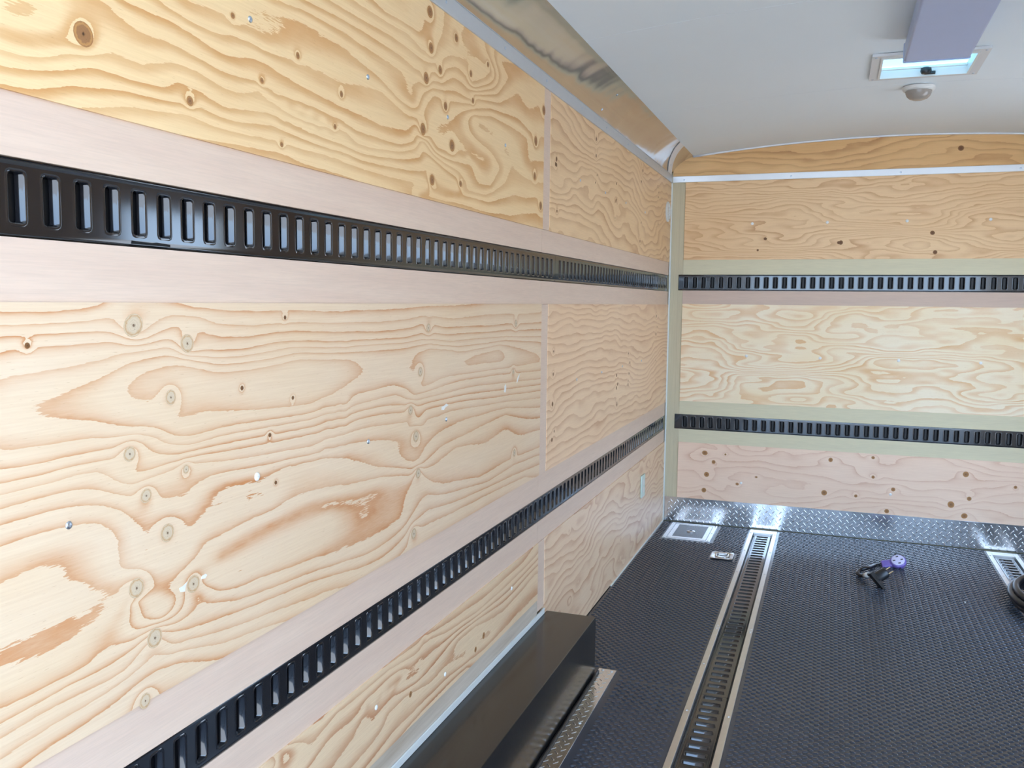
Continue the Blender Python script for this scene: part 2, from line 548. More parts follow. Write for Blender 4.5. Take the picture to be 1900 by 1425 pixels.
GRAIN_MIDDLE = [
 (6, "800,1297 865,1297 923,1301 955,1308"),
 (6, "1108,1308 1140,1301 1248,1299 1406,1298 1600,1296"),
 (5, "799,1284 859,1284 923,1287 957,1291 977,1302 1001,1311"),
 (5, "1035,1291 1057,1284 1100,1292 1140,1291 1192,1278 1297,1273 1406,1275 1600,1272"),
 (4, "799,1270 851,1271 922,1272 989,1273"),
 (4, "1034,1264 1068,1270 1099,1280 1140,1277 1196,1260 1271,1255 1349,1260 1406,1262 1600,1253"),
 (3, "798,1253 864,1256 922,1258 989,1260"),
 (3, "1151,1238 1199,1234 1271,1234 1349,1241 1466,1240 1600,1233"),
 (2, "796,1221 848,1222 899,1225 955,1233 1006,1246 1048,1245 1098,1246"),
 (2, "1130,1233 1177,1225 1246,1223 1322,1226 1405,1232 1497,1228 1600,1222"),
 (1, "902,1157 854,1168 833,1178 812,1185 842,1190 904,1201 954,1211 1001,1227 1033,1231 1098,1233 1126,1229 1155,1219 1199,1212 1270,1211 1348,1214 1429,1220 1599,1211"),
 (1, "902,1157 933,1153 971,1142 1005,1134 1044,1130 1070,1118 1093,1109 1130,1106 1219,1108 1319,1106 1432,1102 1598,1102"),
 (0, "1598,1120 1433,1121 1319,1127 1220,1134 1152,1142 1119,1141 1098,1136 1071,1143 1060,1155 1057,1167 1035,1174 1003,1177 996,1188 1000,1195 1022,1209 1059,1217 1117,1221 1155,1210 1198,1200 1270,1198 1348,1203 1428,1209 1599,1199"),
 (2, "792,1134 858,1132 926,1131 994,1122 1015,1123 1051,1114 1089,1098 1130,1092 1195,1096 1292,1095 1432,1092 1598,1089"),
 (3, "791,1111 857,1110 915,1110 970,1109"),
 (3, "1018,1106 1043,1094 1100,1080 1151,1082 1218,1080 1318,1079 1463,1074 1598,1074"),
 (4, "791,1095 851,1095 915,1097 969,1094"),
 (4, "975,1085 978,1075 1002,1065 1049,1066 1088,1070 1150,1072 1318,1066 1598,1059"),
 (5, "790,1083 842,1083 899,1086 939,1084 962,1072 988,1057 1016,1052 1049,1061 1088,1065"),
 (5, "1141,1062 1217,1053 1317,1047 1462,1038 1597,1044"),
 (6, "789,1065 841,1067 898,1065 945,1055 987,1041 1008,1027"),
 (6, "1110,1006 1123,1020 1140,1031 1194,1036 1291,1029 1401,1023 1494,1019 1597,1021"),
 (7, "788,1045 840,1046 898,1044 947,1036 976,1023 1000,1000 1013,976 1016,951 1037,937 1083,924 1104,930 1109,963"),
 (7, "1152,985 1170,1005 1216,1014 1316,1008 1389,1017 1494,1012 1597,997"),
 (7, "1160,981 1192,978 1264,974 1316,971 1326,974"),
 (8, "787,1020 826,1022 897,1020 937,1013 959,999 971,981 974,957"),
 (8, "1146,931 1191,932 1263,939 1342,941 1399,952 1493,951 1596,938"),
 (9, "1189,896 1288,914 1370,921 1460,926 1596,908"),
 (8, "974,957 973,938 990,926"),
 (9, "785,975 816,978 849,980 874,966 885,951 918,937 956,920"),
 (9, "780,873 833,869 890,870 938,879 954,891 942,903 891,899 834,893 781,896"),
 (10, "988,883 977,873 953,850 949,834 910,823 879,820 830,819 778,819"),
 (11, "777,804 824,806 879,810 919,809 968,811 1007,815"),
 (12, "776,786 829,790 881,789 937,786 978,788 1007,801"),
 (13, "775,759 814,763 865,767 911,769 950,773 991,780 1039,783 1090,776 1185,752 1310,737 1395,725"),
 (14, "799,735 841,741 900,743 949,750 990,756 1042,765 1090,758 1162,734"),
 (11, "1075,810 1142,798 1210,793 1311,786 1458,776 1594,758"),
 (12, "1079,789 1141,780 1233,766 1338,757 1457,743 1523,738"),
 (10, "1139,847 1156,832 1235,810 1339,801 1458,793 1594,781"),
 (9, "1148,859 1179,843 1235,832 1281,831 1397,825 1595,816"),
 (8, "1166,868 1212,855 1286,856 1313,868 1398,856 1472,861 1512,884"),
 (7, "995,881 1010,882 1046,870 1061,857 1049,844"),
 (8, "1047,887 1062,874 1085,863 1077,849"),
 (6, "1519,1296 1740,1297 1920,1302 2256,1309"),
 (5, "1518,1273 1740,1271 1872,1275 1980,1282 2134,1274 2392,1280 2880,1282"),
 (4, "1518,1256 1740,1251 1901,1256 1980,1267"),
 (4, "2088,1251 2393,1249 2882,1251"),
 (3, "1518,1236 1699,1233 1872,1233 1980,1241"),
 (3, "2134,1234 2393,1231 2544,1235 2883,1227"),
 (2, "1518,1226 1699,1224 1872,1222 1980,1227 2134,1215 2394,1216 2884,1202"),
 (1, "1518,1215 1660,1211 1826,1209 1980,1213 2135,1201 2394,1199 2545,1205 2885,1184"),
 (0, "2888,1116 2613,1115 2326,1121 2078,1123 1971,1109 1930,1116 1910,1170 1940,1198 2001,1206 2135,1195"),
 (-1, "2483,1180 2298,1171 2195,1157 2259,1143 2516,1138"),
 (1, "1516,1119 1659,1124 1799,1127 1872,1113 1911,1092 2023,1100 2196,1109 2470,1103 2889,1085"),
 (2, "1516,1100 1659,1101 1817,1105 1891,1083 2023,1081 2260,1084 2891,1057"),
 (3, "1516,1087 1739,1085 1853,1077"),
 (3, "1981,1068 2197,1067 2472,1055 2891,1038"),
 (4, "1515,1069 1739,1069 1863,1059"),
 (4, "1930,1029 1981,1054 2197,1050 2472,1036 2892,1017"),
 (5, "1515,1048 1698,1046 1872,1036"),
 (5, "1981,1027 2137,1032 2328,1024 2551,1014 2894,992"),
 (6, "1515,1030 1658,1020 1781,1006 1853,992 1826,971 1872,942 1941,926"),
 (7, "1514,1008 1584,993 1658,977 1738,952 1901,919"),
 (7, "1961,923 2068,947 2262,958 2474,973 2552,975"),
 (8, "1514,951 1620,938 1755,928 1901,906"),
 (8, "2025,907 2162,933 2358,914 2554,930 2690,889 2899,885"),
 (9, "1513,907 1619,907 1721,902 1689,881 1665,858"),
 (9, "1911,891 1863,857 1844,809 1656,801 1511,809"),
 (9, "1961,891 2025,861 2081,850 2332,819 2557,828 2901,822"),
 (10, "1982,842 2081,822 2404,795 2624,806 2903,796"),
 (11, "1983,801 2140,786 2404,778 2904,764"),
 (12, "1941,765 2140,761 2405,757 2731,751"),
]
GRAIN_LOWER = [
 (1, "1329,474 1382,491 1496,485 1611,490 1766,485 1906,480 2125,469 2389,455 2714,463"),
 (2, "1417,423 1462,449 1551,472 1641,469 1775,473 1927,454 1968,476 2101,447 2318,429 2543,430 2866,447"),
 (3, "1442,410 1523,431 1610,426 1706,429 1839,416 1906,425"),
 (4, "1536,363 1594,381 1641,404 1681,431 1739,427 1829,433"),
 (5, "1609,326 1705,337 1756,351 1774,369 1867,373 2011,350 2102,358 2226,330 2320,337 2437,323"),
 (5, "2162,385 2187,396 2319,392 2545,360 2717,371 2869,388"),
 (6, "1672,294 1792,313 1907,315 2012,316 2126,318 2253,304 2392,300 2547,301 2833,310"),
 (7, "1721,269 1858,287 1958,296 2103,298 2253,299"),
 (3, "1858,417 1877,427 1947,437 1968,424 1927,398 1877,407"),
 (4, "1722,371 1757,398 1801,414 1839,425"),
 (3, "1346,473 1352,487 1376,479 1387,463 1369,454 1352,459"),
]
KNOTS_UPPER = [(937,1656,12), (1140,1614,6), (1247,1770,4), (1323,1686,4), (1433,1755,5), (1585,1720,5), (2002,1917,11), (1995,1998,11), (2153,1981,9), (1975,1841,11), (2055,1879,9), (2088,1799,9), (1958,1720,11), (2129,1710,11), (2251,1916,7), (2267,1850,6), (2375,1970,6), (2010,1609,10), (2186,1622,7), (2886,1948,12), (2805,1835,12), (2799,1723,10), (2865,1635,11), (1379,1589,4), (1560,1653,4)]
KNOTS_MIDDLE = [(1011,1279,15), (1122,1249,12), (1083,1170,10), (997,1098,10), (1113,1056,6), (1027,1032,9), (1069,967,13), (1003,902,13), (1124,872,12), (1037,816,14), (1014,729,10), (1991,1252,10), (1946,1148,10), (1893,1061,10), (1922,995,12), (1935,903,11), (1911,760,12), (2613,1101,8), (2631,844,10), (2632,1251,10), (833,1258,4), (1405,1138,4), (1348,991,4), (1332,1079,4), (1383,1285,4), (1255,1169,4)]
KNOTS_LOWER = [(1894,367,8), (2379,341,10), (2316,322,8)]
KNOTS_FRONT = [(245, 432, 15), (298, 381, 12), (365, 431, 6), (259, 303, 15), (439, 259, 9), (246, 207, 15), (546, 309, 6), (952, 440, 12), (1176, 468, 9), (1181, 358, 9), (925, 247, 15), (1288, 296, 12), (1095, 243, 9), (1648, 409, 15), (1671, 276, 12), (1583, 236, 18), (1260, 170, 12), (1652, 179, 15), (1890, 357, 9), (955, 1666, 12), (944, 1666, 9), (1418, 1713, 12), (1436, 1609, 12), (548, 1692, 9), (508, 1628, 6), (1534, 2156, 15), (937, 2236, 15)]



def parse(lines):
    P, V = [], []
    for lvl, s in lines:
        pts = np.array([[float(a) for a in p.split(',')] for p in s.split()])/1000
        q = [pts[0]]
        for a, b in zip(pts[:-1], pts[1:]):
            n = max(1, int(round(math.hypot((b-a)[0]*0.5, (b-a)[1])/0.022)))
            for i in range(1, n+1):
                q.append(a+(b-a)*i/n)
        P += q
        V += [lvl]*len(q)
    return np.array(P), np.array(V, float)


def traced_field(lines, lam=0.005, ay=0.45):
    P, V = parse(lines)
    S = P*np.array([ay, 1.0])
    n = len(S)
    d = np.sqrt(((S[:, None]-S[None])**2).sum(-1)+0.004**2)
    A = np.zeros((n+1, n+1))
    A[:n, :n] = -d-lam*np.eye(n)*(-1)
    A[:n, n] = 1
    A[n, :n] = 1
    w = np.linalg.solve(A, np.append(V, 0.0))

    def f(u, v):
        q = np.stack([u.ravel()*ay, v.ravel()], 1)
        out = np.empty(len(q))
        for i in range(0, len(q), 4000):
            dd = np.sqrt(((q[i:i+4000, None]-S[None])**2).sum(-1)+0.004**2)
            out[i:i+4000] = -dd @ w[:n]+w[n]
        return out.reshape(u.shape)
    return f


def vnoise(u, v, seed):
    rng = np.random.RandomState(seed)
    T = rng.rand(64, 64)
    i, j = np.floor(u).astype(int), np.floor(v).astype(int)
    a, b = u-i, v-j
    a = a*a*a*(a*(a*6-15)+10)
    b = b*b*b*(b*(b*6-15)+10)
    g = lambda x, y: T[x % 64, y % 64]
    return (g(i, j)*(1-a)+g(i+1, j)*a)*(1-b)+(g(i, j+1)*(1-a)+g(i+1, j+1)*a)*b-0.5


def flame_field(seed, per_m, warp, long_=1.6, tall=7.0, knots=()):
    def f(u, v):
        g = v*per_m
        g = g+warp*2.4*vnoise(u*long_+7, v*tall+3, seed)
        g = g+warp*1.0*vnoise(u*long_*2.7, v*tall*2.1, seed+1)
        g = g+warp*0.35*vnoise(u*long_*7, v*tall*5, seed+2)
        for (ku, kv, r) in knots:
            d2 = ((u-ku)*0.6)**2+(v-kv)**2
            g = g+(1.1 if (int(ku*1000) % 2) else -1.1)*np.exp(-d2/(r*2.2)**2)
        return g
    return f


def add_knot_rings(f, knots, amp=0.8):
    def g(u, v):
        out = f(u, v)
        for (ku, kv, r) in knots:
            d = np.sqrt((u-ku)**2*0.8+(v-kv)**2)
            out = out+amp*np.exp(-(d/(r*1.9))**2)*1.6
        return out
    return g


def panel_mesh(name, mat, parent, kind, u0, u1, v0, v1, face, thick, field, step, top=None):
    """a veneer sheet: a fine front grid carrying the ring attribute, plus edges and a back"""
    nu, nv = max(2, int((u1-u0)/step)+1), max(2, int((v1-v0)/step)+1)
    u, v = np.meshgrid(np.linspace(u0, u1, nu), np.linspace(v0, v1, nv), indexing='ij')
    if top is not None:
        tt = top(u)
        v = v0+(v-v0)/(v1-v0)*(tt-v0)
    ring = field(u, v)
    if kind in ('left', 'right'):
        if kind == 'right': thick = -thick
        front = np.stack([np.full_like(u, face), u, v], -1)
        back = np.stack([np.full_like(u, face-thick), u, v], -1)
    else:
        front = np.stack([u, np.full_like(u, face), v], -1)
        back = np.stack([u, np.full_like(u, face+thick), v], -1)
    idx = np.arange(nu*nv).reshape(nu, nv)
    a, b, c, d = idx[:-1, :-1].ravel(), idx[1:, :-1].ravel(), idx[1:, 1:].ravel(), idx[:-1, 1:].ravel()
    quads = np.stack([a, b, c, d], 1)
    border = np.concatenate([idx[:, 0], idx[-1, 1:], idx[-2::-1, -1], idx[0, -2:0:-1]])
    vb = back.reshape(-1, 3)[border]
    n0 = nu*nv
    m = len(border)
    k = np.arange(m)
    k2 = (k+1) % m
    side = np.stack([border[k], n0+k, n0+k2, border[k2]], 1)
    verts = np.concatenate([front.reshape(-1, 3), vb])
    faces = np.concatenate([quads, side]).tolist()+[list(range(n0, n0+m))[::-1]]
    me = bpy.data.meshes.new(name)
    me.from_pydata(verts.tolist(), [], faces)
    at = me.attributes.new('ring', 'FLOAT', 'POINT')
    at.data.foreach_set('value', np.concatenate([ring.ravel(), ring.ravel()[border]]).astype(np.float32))
    me.materials.append(mat)
    me.update()
    return link_mesh(name, me, parent)


KNOT_MESH = {}


def knots_on(parent, kind, face, knots, mat, seed=0):
    rnd = random.Random(seed)
    key = mat.name
    if key not in KNOT_MESH:
        m = MB()
        n = 18
        vs = [(math.cos(2*PI*i/n), math.sin(2*PI*i/n), -0.3) for i in range(n)]
        vs += [(0.92*math.cos(2*PI*i/n), 0.92*math.sin(2*PI*i/n), 0.3) for i in range(n)]+[(0, 0, 0.5)]
        fs = [(i, (i+1) % n, n+(i+1) % n, n+i) for i in range(n)]+[(n+i, n+(i+1) % n, 2*n) for i in range(n)]
        m.add(vs, fs, True)
        KNOT_MESH[key] = m.mesh('knot', mat)
    inv = world_loc(parent).inverted()
    for (u, v, r) in knots:
        o = bpy.data.objects.new('knot', KNOT_MESH[key])
        COL.objects.link(o)
        o.parent = parent
        Mx = on_left(u, v, face) if kind == 'left' else on_front(u, v, face)
        o.matrix_basis = inv @ Mx @ Matrix.Rotation(rnd.uniform(-0.4, 0.4), 4, 'Z') @ Matrix.Diagonal((r*rnd.uniform(0.95, 1.15), r*rnd.uniform(0.95, 1.1), 0.0007, 1))


# fasteners: one small mesh shared by all copies
def fastener_mesh(name, mat, r, h, slot=True):
    m = MB()
    n = 12
    prof = [(1.0, 0.0), (1.0, 0.35), (0.75, 0.8), (0.42, 1.0)]
    m.lathe([(r*a, h*b) for a, b in prof], n)
    if slot:
        m.box(-r*0.5, r*0.5, -r*0.1, r*0.1, h*0.6, h*1.04)
        m.box(-r*0.1, r*0.1, -r*0.5, r*0.5, h*0.6, h*1.04)
    return m.mesh(name, mat)


SCREW = {k: fastener_mesh('screw', M[v], r, h) for k, v, r, h in (
    ('steel', 'screw_steel', 0.0055, 0.0025), ('white', 'screw_white', 0.0075, 0.003), ('alu', 'steel', 0.006, 0.003))}


def screw(kind, parent, Mx, scale=1.0):
    o = bpy.data.objects.new('screw', SCREW[kind])
    COL.objects.link(o)
    o.parent = parent
    o.matrix_basis = world_loc(parent).inverted() @ Mx @ Matrix.Scale(scale, 4)
    return o


# ------------------------------------------------------------------ setting: ground, floor, walls, ceiling
g = MB().box(-30, 32, -40, 30, -0.75, -0.70).build('ground', M['concrete'])
tag(g, 'pale concrete ground outside the trailer', kind='structure')

Z = dict(bt=1.5605, rt=1.4843, rb=1.3886, bb=1.3108, lbt=0.7263, lrt=0.6467, lrb=0.5605, lbb=0.4865, top=2.0237)
SEAM0, SEAM1 = 2.892, 2.970
END = D-0.004

wl = empty('wall_left', (0, D/2, 0))
tag(wl, 'left wall of plywood sheets with two recessed black rails', kind='structure')
box_part('backing', M['poplar'], wl, -0.07, -0.022, REAR, D+0.07, -0.10, 2.07)
F = 0.004

fu = traced_field(GRAIN_UPPER)
fm = traced_field(GRAIN_MIDDLE)
fl = traced_field(GRAIN_LOWER)
mm = lambda K: [(a/1000, b/1000, r/1000) for a, b, r in K]
KU, KM, KL = mm(KNOTS_UPPER), mm(KNOTS_MIDDLE), mm(KNOTS_LOWER)
NEAR0 = 0.452
pu = panel_mesh('panel', M['wood_upper'], wl, 'left', NEAR0, SEAM0, Z['bt'], Z['top']+0.03, F, 0.02, add_knot_rings(fu, KU), 0.0055)
knots_on(pu, 'left', F, [(a, b, r*1.3) for a, b, r in KU], M['knot_brown'], 1)
pm = panel_mesh('panel', M['wood_middle'], wl, 'left', NEAR0, SEAM0, Z['lbt'], Z['bb'], F, 0.02, add_knot_rings(fm, KM), 0.0055)
knots_on(pm, 'left', F, [(k[0], k[1], k[2]*1.18) for k in KM if k[2] > 0.0055], M['knot_grey'], 2)
knots_on(pm, 'left', F, [k for k in KM if k[2] <= 0.0055], M['knot_dark'], 3)
pl = panel_mesh('panel', M['wood_lower'], wl, 'left', NEAR0, SEAM0, 0.285, Z['lbb'], F, 0.02, fl, 0.0055)
knots_on(pl, 'left', F, KL, M['knot_brown'], 4)

rnd = random.Random(11)


def ticks(cols, z0, z1, n, r0=0.004, r1=0.008):
    out = []
    for c in cols:
        for i in range(n):
            out.append((c+rnd.uniform(-0.02, 0.02), rnd.uniform(z0, z1), rnd.uniform(r0, r1)))
    return out


k1 = ticks((3.04, 3.6, 3.95, 4.5, 4.95), 1.6, 1.98, 4, 0.004, 0.009)
p = panel_mesh('panel', M['wood_upper_far'], wl, 'left', SEAM1, END, Z['bt'], Z['top']+0.03, F, 0.02, add_knot_rings(flame_field(21, 27, 1.7, 1.7, 5.0, k1), k1, 0.6), 0.008)
knots_on(p, 'left', F, k1, M['knot_dark'], 5)
k2 = ticks((3.05, 4.05, 4.3, 5.0), 0.80, 1.27, 5, 0.004, 0.009)
p2 = panel_mesh('panel', M['wood_middle_far'], wl, 'left', SEAM1, END, Z['lbt'], Z['bb'], F, 0.02, add_knot_rings(flame_field(33, 32, 1.5, 1.5, 5.0, k2), k2, 0.6), 0.008)
knots_on(p2, 'left', F, k2, M['knot_dark'], 6)
k3 = ticks((3.3, 4.2, 4.9), 0.05, 0.45, 2, 0.004, 0.008)
p3 = panel_mesh('panel', M['wood_lower_far'], wl, 'left', SEAM1, END, 0.004, Z['lbb'], F, 0.02, flame_field(47, 24, 1.9, 1.5, 5.5, k3), 0.008)
# sheets behind the camera's view edge
flat = flame_field(5, 14, 1.0)
for z0, z1, m_ in ((Z['bt'], Z['top']+0.03, 'wood_upper'), (Z['lbt'], Z['bb'], 'wood_middle'), (0.285, Z['lbb'], 'wood_lower')):
    panel_mesh('panel', M[m_], wl, 'left', REAR, 0.372, z0, z1, F, 0.02, flat, 0.03)

for y0, y1 in ((REAR, SEAM0), (SEAM0+0.0012, END)):
    for z0, z1 in ((Z['rt'], Z['bt']), (Z['bb'], Z['rb']), (Z['lrt'], Z['lbt']), (Z['lbb'], Z['lrb'])):
        box_part('band', M['luan'], wl, -0.0215, 0.0, y0, y1, z0, z1)
for y0, y1 in ((SEAM0+0.003, SEAM1-0.001), (0.375, 0.449)):
    for z0, z1 in ((Z['bt']+0.001, Z['top']+0.03), (Z['lbt']+0.001, Z['bb']-0.001), (0.24, Z['lbb']-0.001)):
        box_part('batten', M['luan'], wl, -0.0215, 0.0022, y0, y1, z0, z1, bevel=0.0008)
box_part('bottom_board', M['wood_rough'], wl, -0.0215, 0.002, REAR, SEAM0+0.001, 0.215, 0.2842)
for y, z, kd in ((0.8862, 1.0215, 'steel'), (1.2925, 1.0118, 'white'), (1.6911, 1.7775, 'steel'), (1.2925, 1.7776, 'steel'), (1.6878, 1.0161, 'steel'), (2.10, 1.775, 'steel'),
                 (0.8862, 1.84, 'steel'), (2.10, 1.0145, 'steel'), (2.52, 1.775, 'steel')):
    screw(kd, pu if z > 1.4 else pm, on_left(y, z, F))
for y in (1.72, 2.10, 2.62):
    screw('white', pl, on_left(y, 0.41 if y != 2.10 else 0.335, F), 0.8)
for y, z in ((3.35, 1.78), (3.75, 1.78), (4.15, 1.78), (4.6, 1.78)):
    screw('steel', p, on_left(y, z, F))
for y, z in ((3.35, 1.02), (3.75, 1.02), (4.15, 1.02), (4.6, 1.02)):
    screw('steel', p2, on_left(y, z, F))


def patch(parent, y, z, pts):  # glare on the veneer, painted as a thin irregular white chip
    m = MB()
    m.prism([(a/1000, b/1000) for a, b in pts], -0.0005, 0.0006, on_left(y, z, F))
    m.build('glare_patch', M['glare_crumb'], parent)


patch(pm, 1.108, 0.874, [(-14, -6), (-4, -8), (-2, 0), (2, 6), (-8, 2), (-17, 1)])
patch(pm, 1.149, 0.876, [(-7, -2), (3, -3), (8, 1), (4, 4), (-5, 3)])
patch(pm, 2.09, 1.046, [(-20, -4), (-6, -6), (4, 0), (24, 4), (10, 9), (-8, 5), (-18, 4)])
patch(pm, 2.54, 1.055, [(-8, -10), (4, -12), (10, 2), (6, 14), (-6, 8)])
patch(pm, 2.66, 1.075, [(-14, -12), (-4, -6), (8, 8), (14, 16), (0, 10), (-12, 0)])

# ---- front wall
wf = empty('wall_front', (W/2, D, 0))
tag(wf, 'front wall of plywood sheets with two black rails', kind='structure')
box_part('backing', M['poplar'], wf, -0.07, W+0.07, D+0.022, D+0.07, -0.10, 2.26)
FF = D-0.004
ZF = dict(bt=1.5745, rt=1.4883, rb=1.3953, bb=1.3158, lbt=0.7375, lrt=0.6576, lrb=0.5686, lbb=0.4893)
X0, X1 = 0.086, W-0.086
fk = mm(KNOTS_FRONT)


def cove_pt(t):
    p0, p1, p2 = Vector((0.0, 2.066)), Vector((0.026, 2.140)), Vector((0.128, 2.1725))
    return p0*(1-t)**2+p1*2*t*(1-t)+p2*t*t


COVE = [cove_pt(i/12) for i in range(13)]+[Vector((0.2, 2.4))]
arc = lambda x: 2.2402-0.0565*(x-W/2)**2
p4 = panel_mesh('panel', M['wood_front_upper'], wf, 'front', X0, X1, ZF['bt'], 2.05, FF, 0.02, flame_field(61, 36, 2.5, 1.6, 9.0), 0.006)
knots_on(p4, 'front', FF, [k for k in fk if 1.55 < k[1] < 2.03], M['knot_dark'], 7)
p5 = panel_mesh('panel', M['wood_front_middle'], wf, 'front', X0, X1, ZF['lbt'], ZF['bb'], FF, 0.02, flame_field(75, 17, 2.5, 1.5, 8.0), 0.006)
kl = [k for k in fk if k[1] < 0.55]
p6 = panel_mesh('panel', M['wood_front_lower'], wf, 'front', X0, X1, 0.12, ZF['lbb'], FF, 0.02, flame_field(83, 18, 1.4, 1.5, 6.0, kl), 0.006)
knots_on(p6, 'front', FF, [k for k in kl if k[1] > 0.15], M['knot_brown'], 8)
p7 = panel_mesh('panel', M['wood_front_top'], wf, 'front', 0.012, W-0.012, 2.03, 2.24, FF, 0.02, flame_field(97, 20, 1.6, 1.3, 7.0), 0.007,
                top=lambda x: np.minimum(arc(x)+0.004, np.interp(np.minimum(x, W-x), [p.x for p in COVE], [p.y for p in COVE])))
knots_on(p7, 'front', FF, [k for k in fk if k[1] > 2.05 and k[1] < 2.2], M['knot_dark'], 9)
for z0, z1, m_ in ((ZF['rt'], ZF['bt'], 'poplar'), (ZF['bb'], ZF['rb'], 'luan_front'), (ZF['lrt'], ZF['lbt'], 'poplar'), (ZF['lbb'], ZF['lrb'], 'poplar')):
    box_part('band', M[m_], wf, X0-0.001, X1+0.001, D, D+0.0215, z0, z1)
for s in (0, 1):
    m = MB()
    for x0, x1, z0, z1 in ((0.0, 0.058, 0.1, 2.03), (0.0582, 0.0845, 0.1, ZF['lrb']), (0.0582, 0.0845, ZF['lrt'], ZF['rb']), (0.0582, 0.0845, ZF['rt'], 2.03)):
        if s: x0, x1 = W-x1, W-x0
        m.box(x0, x1, D, D+0.0215, z0, z1)
    m.build('upright', M['poplar_post'], wf)
for x in (0.473, 0.8793, 1.2893, 1.6951, 2.10):
    screw('white', p4, on_front(x, 1.779, FF), 1.1)
    screw('white', p5, on_front(x-0.007, 1.018, FF), 1.1)
for x in (0.4606, 1.2752, 2.09):
    screw('white', p6, on_front(x, 0.267, FF))

# ---- right wall with the open side door, never in view but lighting the room
wr = empty('wall_right', (W, D/2, 0))
tag(wr, 'right wall of plywood with an open side doorway', kind='structure')
fr = flame_field(12, 12, 1.2)
for y0, y1, z0, z1 in ((REAR, DOOR_Y0, 0, 2.07), (DOOR_Y1, D, 0, 2.07), (DOOR_Y0, DOOR_Y1, DOOR_Z1, 2.07)):
    panel_mesh('panel', M['wood_upper_far'], wr, 'right', y0, y1, z0+0.003, z1, W, 0.0115, fr, 0.015)
    m = MB().box(W+0.012, W+0.06, y0, y1 if y1 < D else D+0.07, z0-(0.1 if z0 == 0 else 0), z1)
    m.build('sheathing', M['poplar'], wr)

# ---- floor
flr = empty('floor', (W/2, D/2, 0))
tag(flr, 'floor of black raised-tread rubber matting', kind='structure')
box_part('subfloor', M['rubber'], flr, -0.07, W+0.07, REAR, D+0.07, -0.10, -0.022)
TR = [(0.5271, 0.6778), (1.7622, 1.9129)]
TRACK_END = 5.335
mats = [(0.0045, 0.5265), (0.6784, 1.7616), (1.9135, W-0.004)]
rndl = np.random.RandomState(3)


def lug_cloud(name, mat, parent, centers, angles, length, width, h, Mx=None, top=0.66, ring=8, e=0.6):
    """raised treads of a mat or plate, joined: too many and too small to take one by one"""
    n = len(centers)
    q = np.arange(ring)*2*PI/ring+PI/ring
    bx = np.sign(np.cos(q))*np.abs(np.cos(q))**e*length/2
    by = np.sign(np.sin(q))*np.abs(np.sin(q))**1.0*width/2
    prof = np.concatenate([np.stack([bx, by, np.zeros(ring)], 1), np.stack([bx*top, by*top, np.full(ring, h*0.82)], 1), [[0, 0, h]]])
    c, s = np.cos(angles)[:, None], np.sin(angles)[:, None]
    X = prof[None, :, 0]*c-prof[None, :, 1]*s+centers[:, 0:1]
    Y = prof[None, :, 0]*s+prof[None, :, 1]*c+centers[:, 1:2]
    Zz = np.broadcast_to(prof[None, :, 2], X.shape)
    V = np.stack([X, Y, Zz], -1).reshape(-1, 3)
    if Mx is not None:
        R = np.array(Mx)[:3, :3]
        V = V @ R.T+np.array(Mx)[:3, 3]
    k = np.arange(ring)
    k2 = (k+1) % ring
    np_ = len(prof)
    quad = np.stack([k, k2, ring+k2, ring+k], 1)
    tri = np.stack([ring+k, ring+k2, np.full(ring, 2*ring)], 1)
    off = (np.arange(n)*np_)[:, None, None]
    Q = (quad[None]+off).reshape(-1, 4)
    T = (tri[None]+off).reshape(-1, 3)
    me = bpy.data.meshes.new(name)
    me.vertices.add(len(V))
    me.vertices.foreach_set('co', V.astype(np.float32).ravel())
    loops = np.concatenate([Q.ravel(), T.ravel()])
    me.loops.add(len(loops))
    me.loops.foreach_set('vertex_index', loops.astype(np.int32))
    starts = np.concatenate([np.arange(len(Q))*4, len(Q)*4+np.arange(len(T))*3])
    me.polygons.add(len(starts))
    me.polygons.foreach_set('loop_start', starts.astype(np.int32))
    me.polygons.foreach_set('use_smooth', np.concatenate([np.ones(len(Q), dtype=bool), np.zeros(len(T), dtype=bool)]))
    me.update(calc_edges=True)
    me.validate()
    me.materials.append(mat)
    o = link_mesh(name, me, parent)
    o['kind'] = 'stuff'
    return o


def herring(x0, x1, y0, y1, px, py, margin=0.011):
    """alternating slanted treads: two to a cell"""
    cs, an = [], []
    nx, ny = int((x1-x0)/px)+2, int((y1-y0)/py)+2
    for i in range(nx):
        for j in range(ny):
            for k in (0, 1):
                x = x0+(i+0.5*k)*px+0.006
                y = y0+(j+0.5*k)*py
                if x0+margin < x < x1-margin and y0+margin*0.5 < y < y1-margin*0.5:
                    cs.append((x, y))
                    an.append(math.radians(24 if k else -30))
    return np.array(cs), np.array(an)


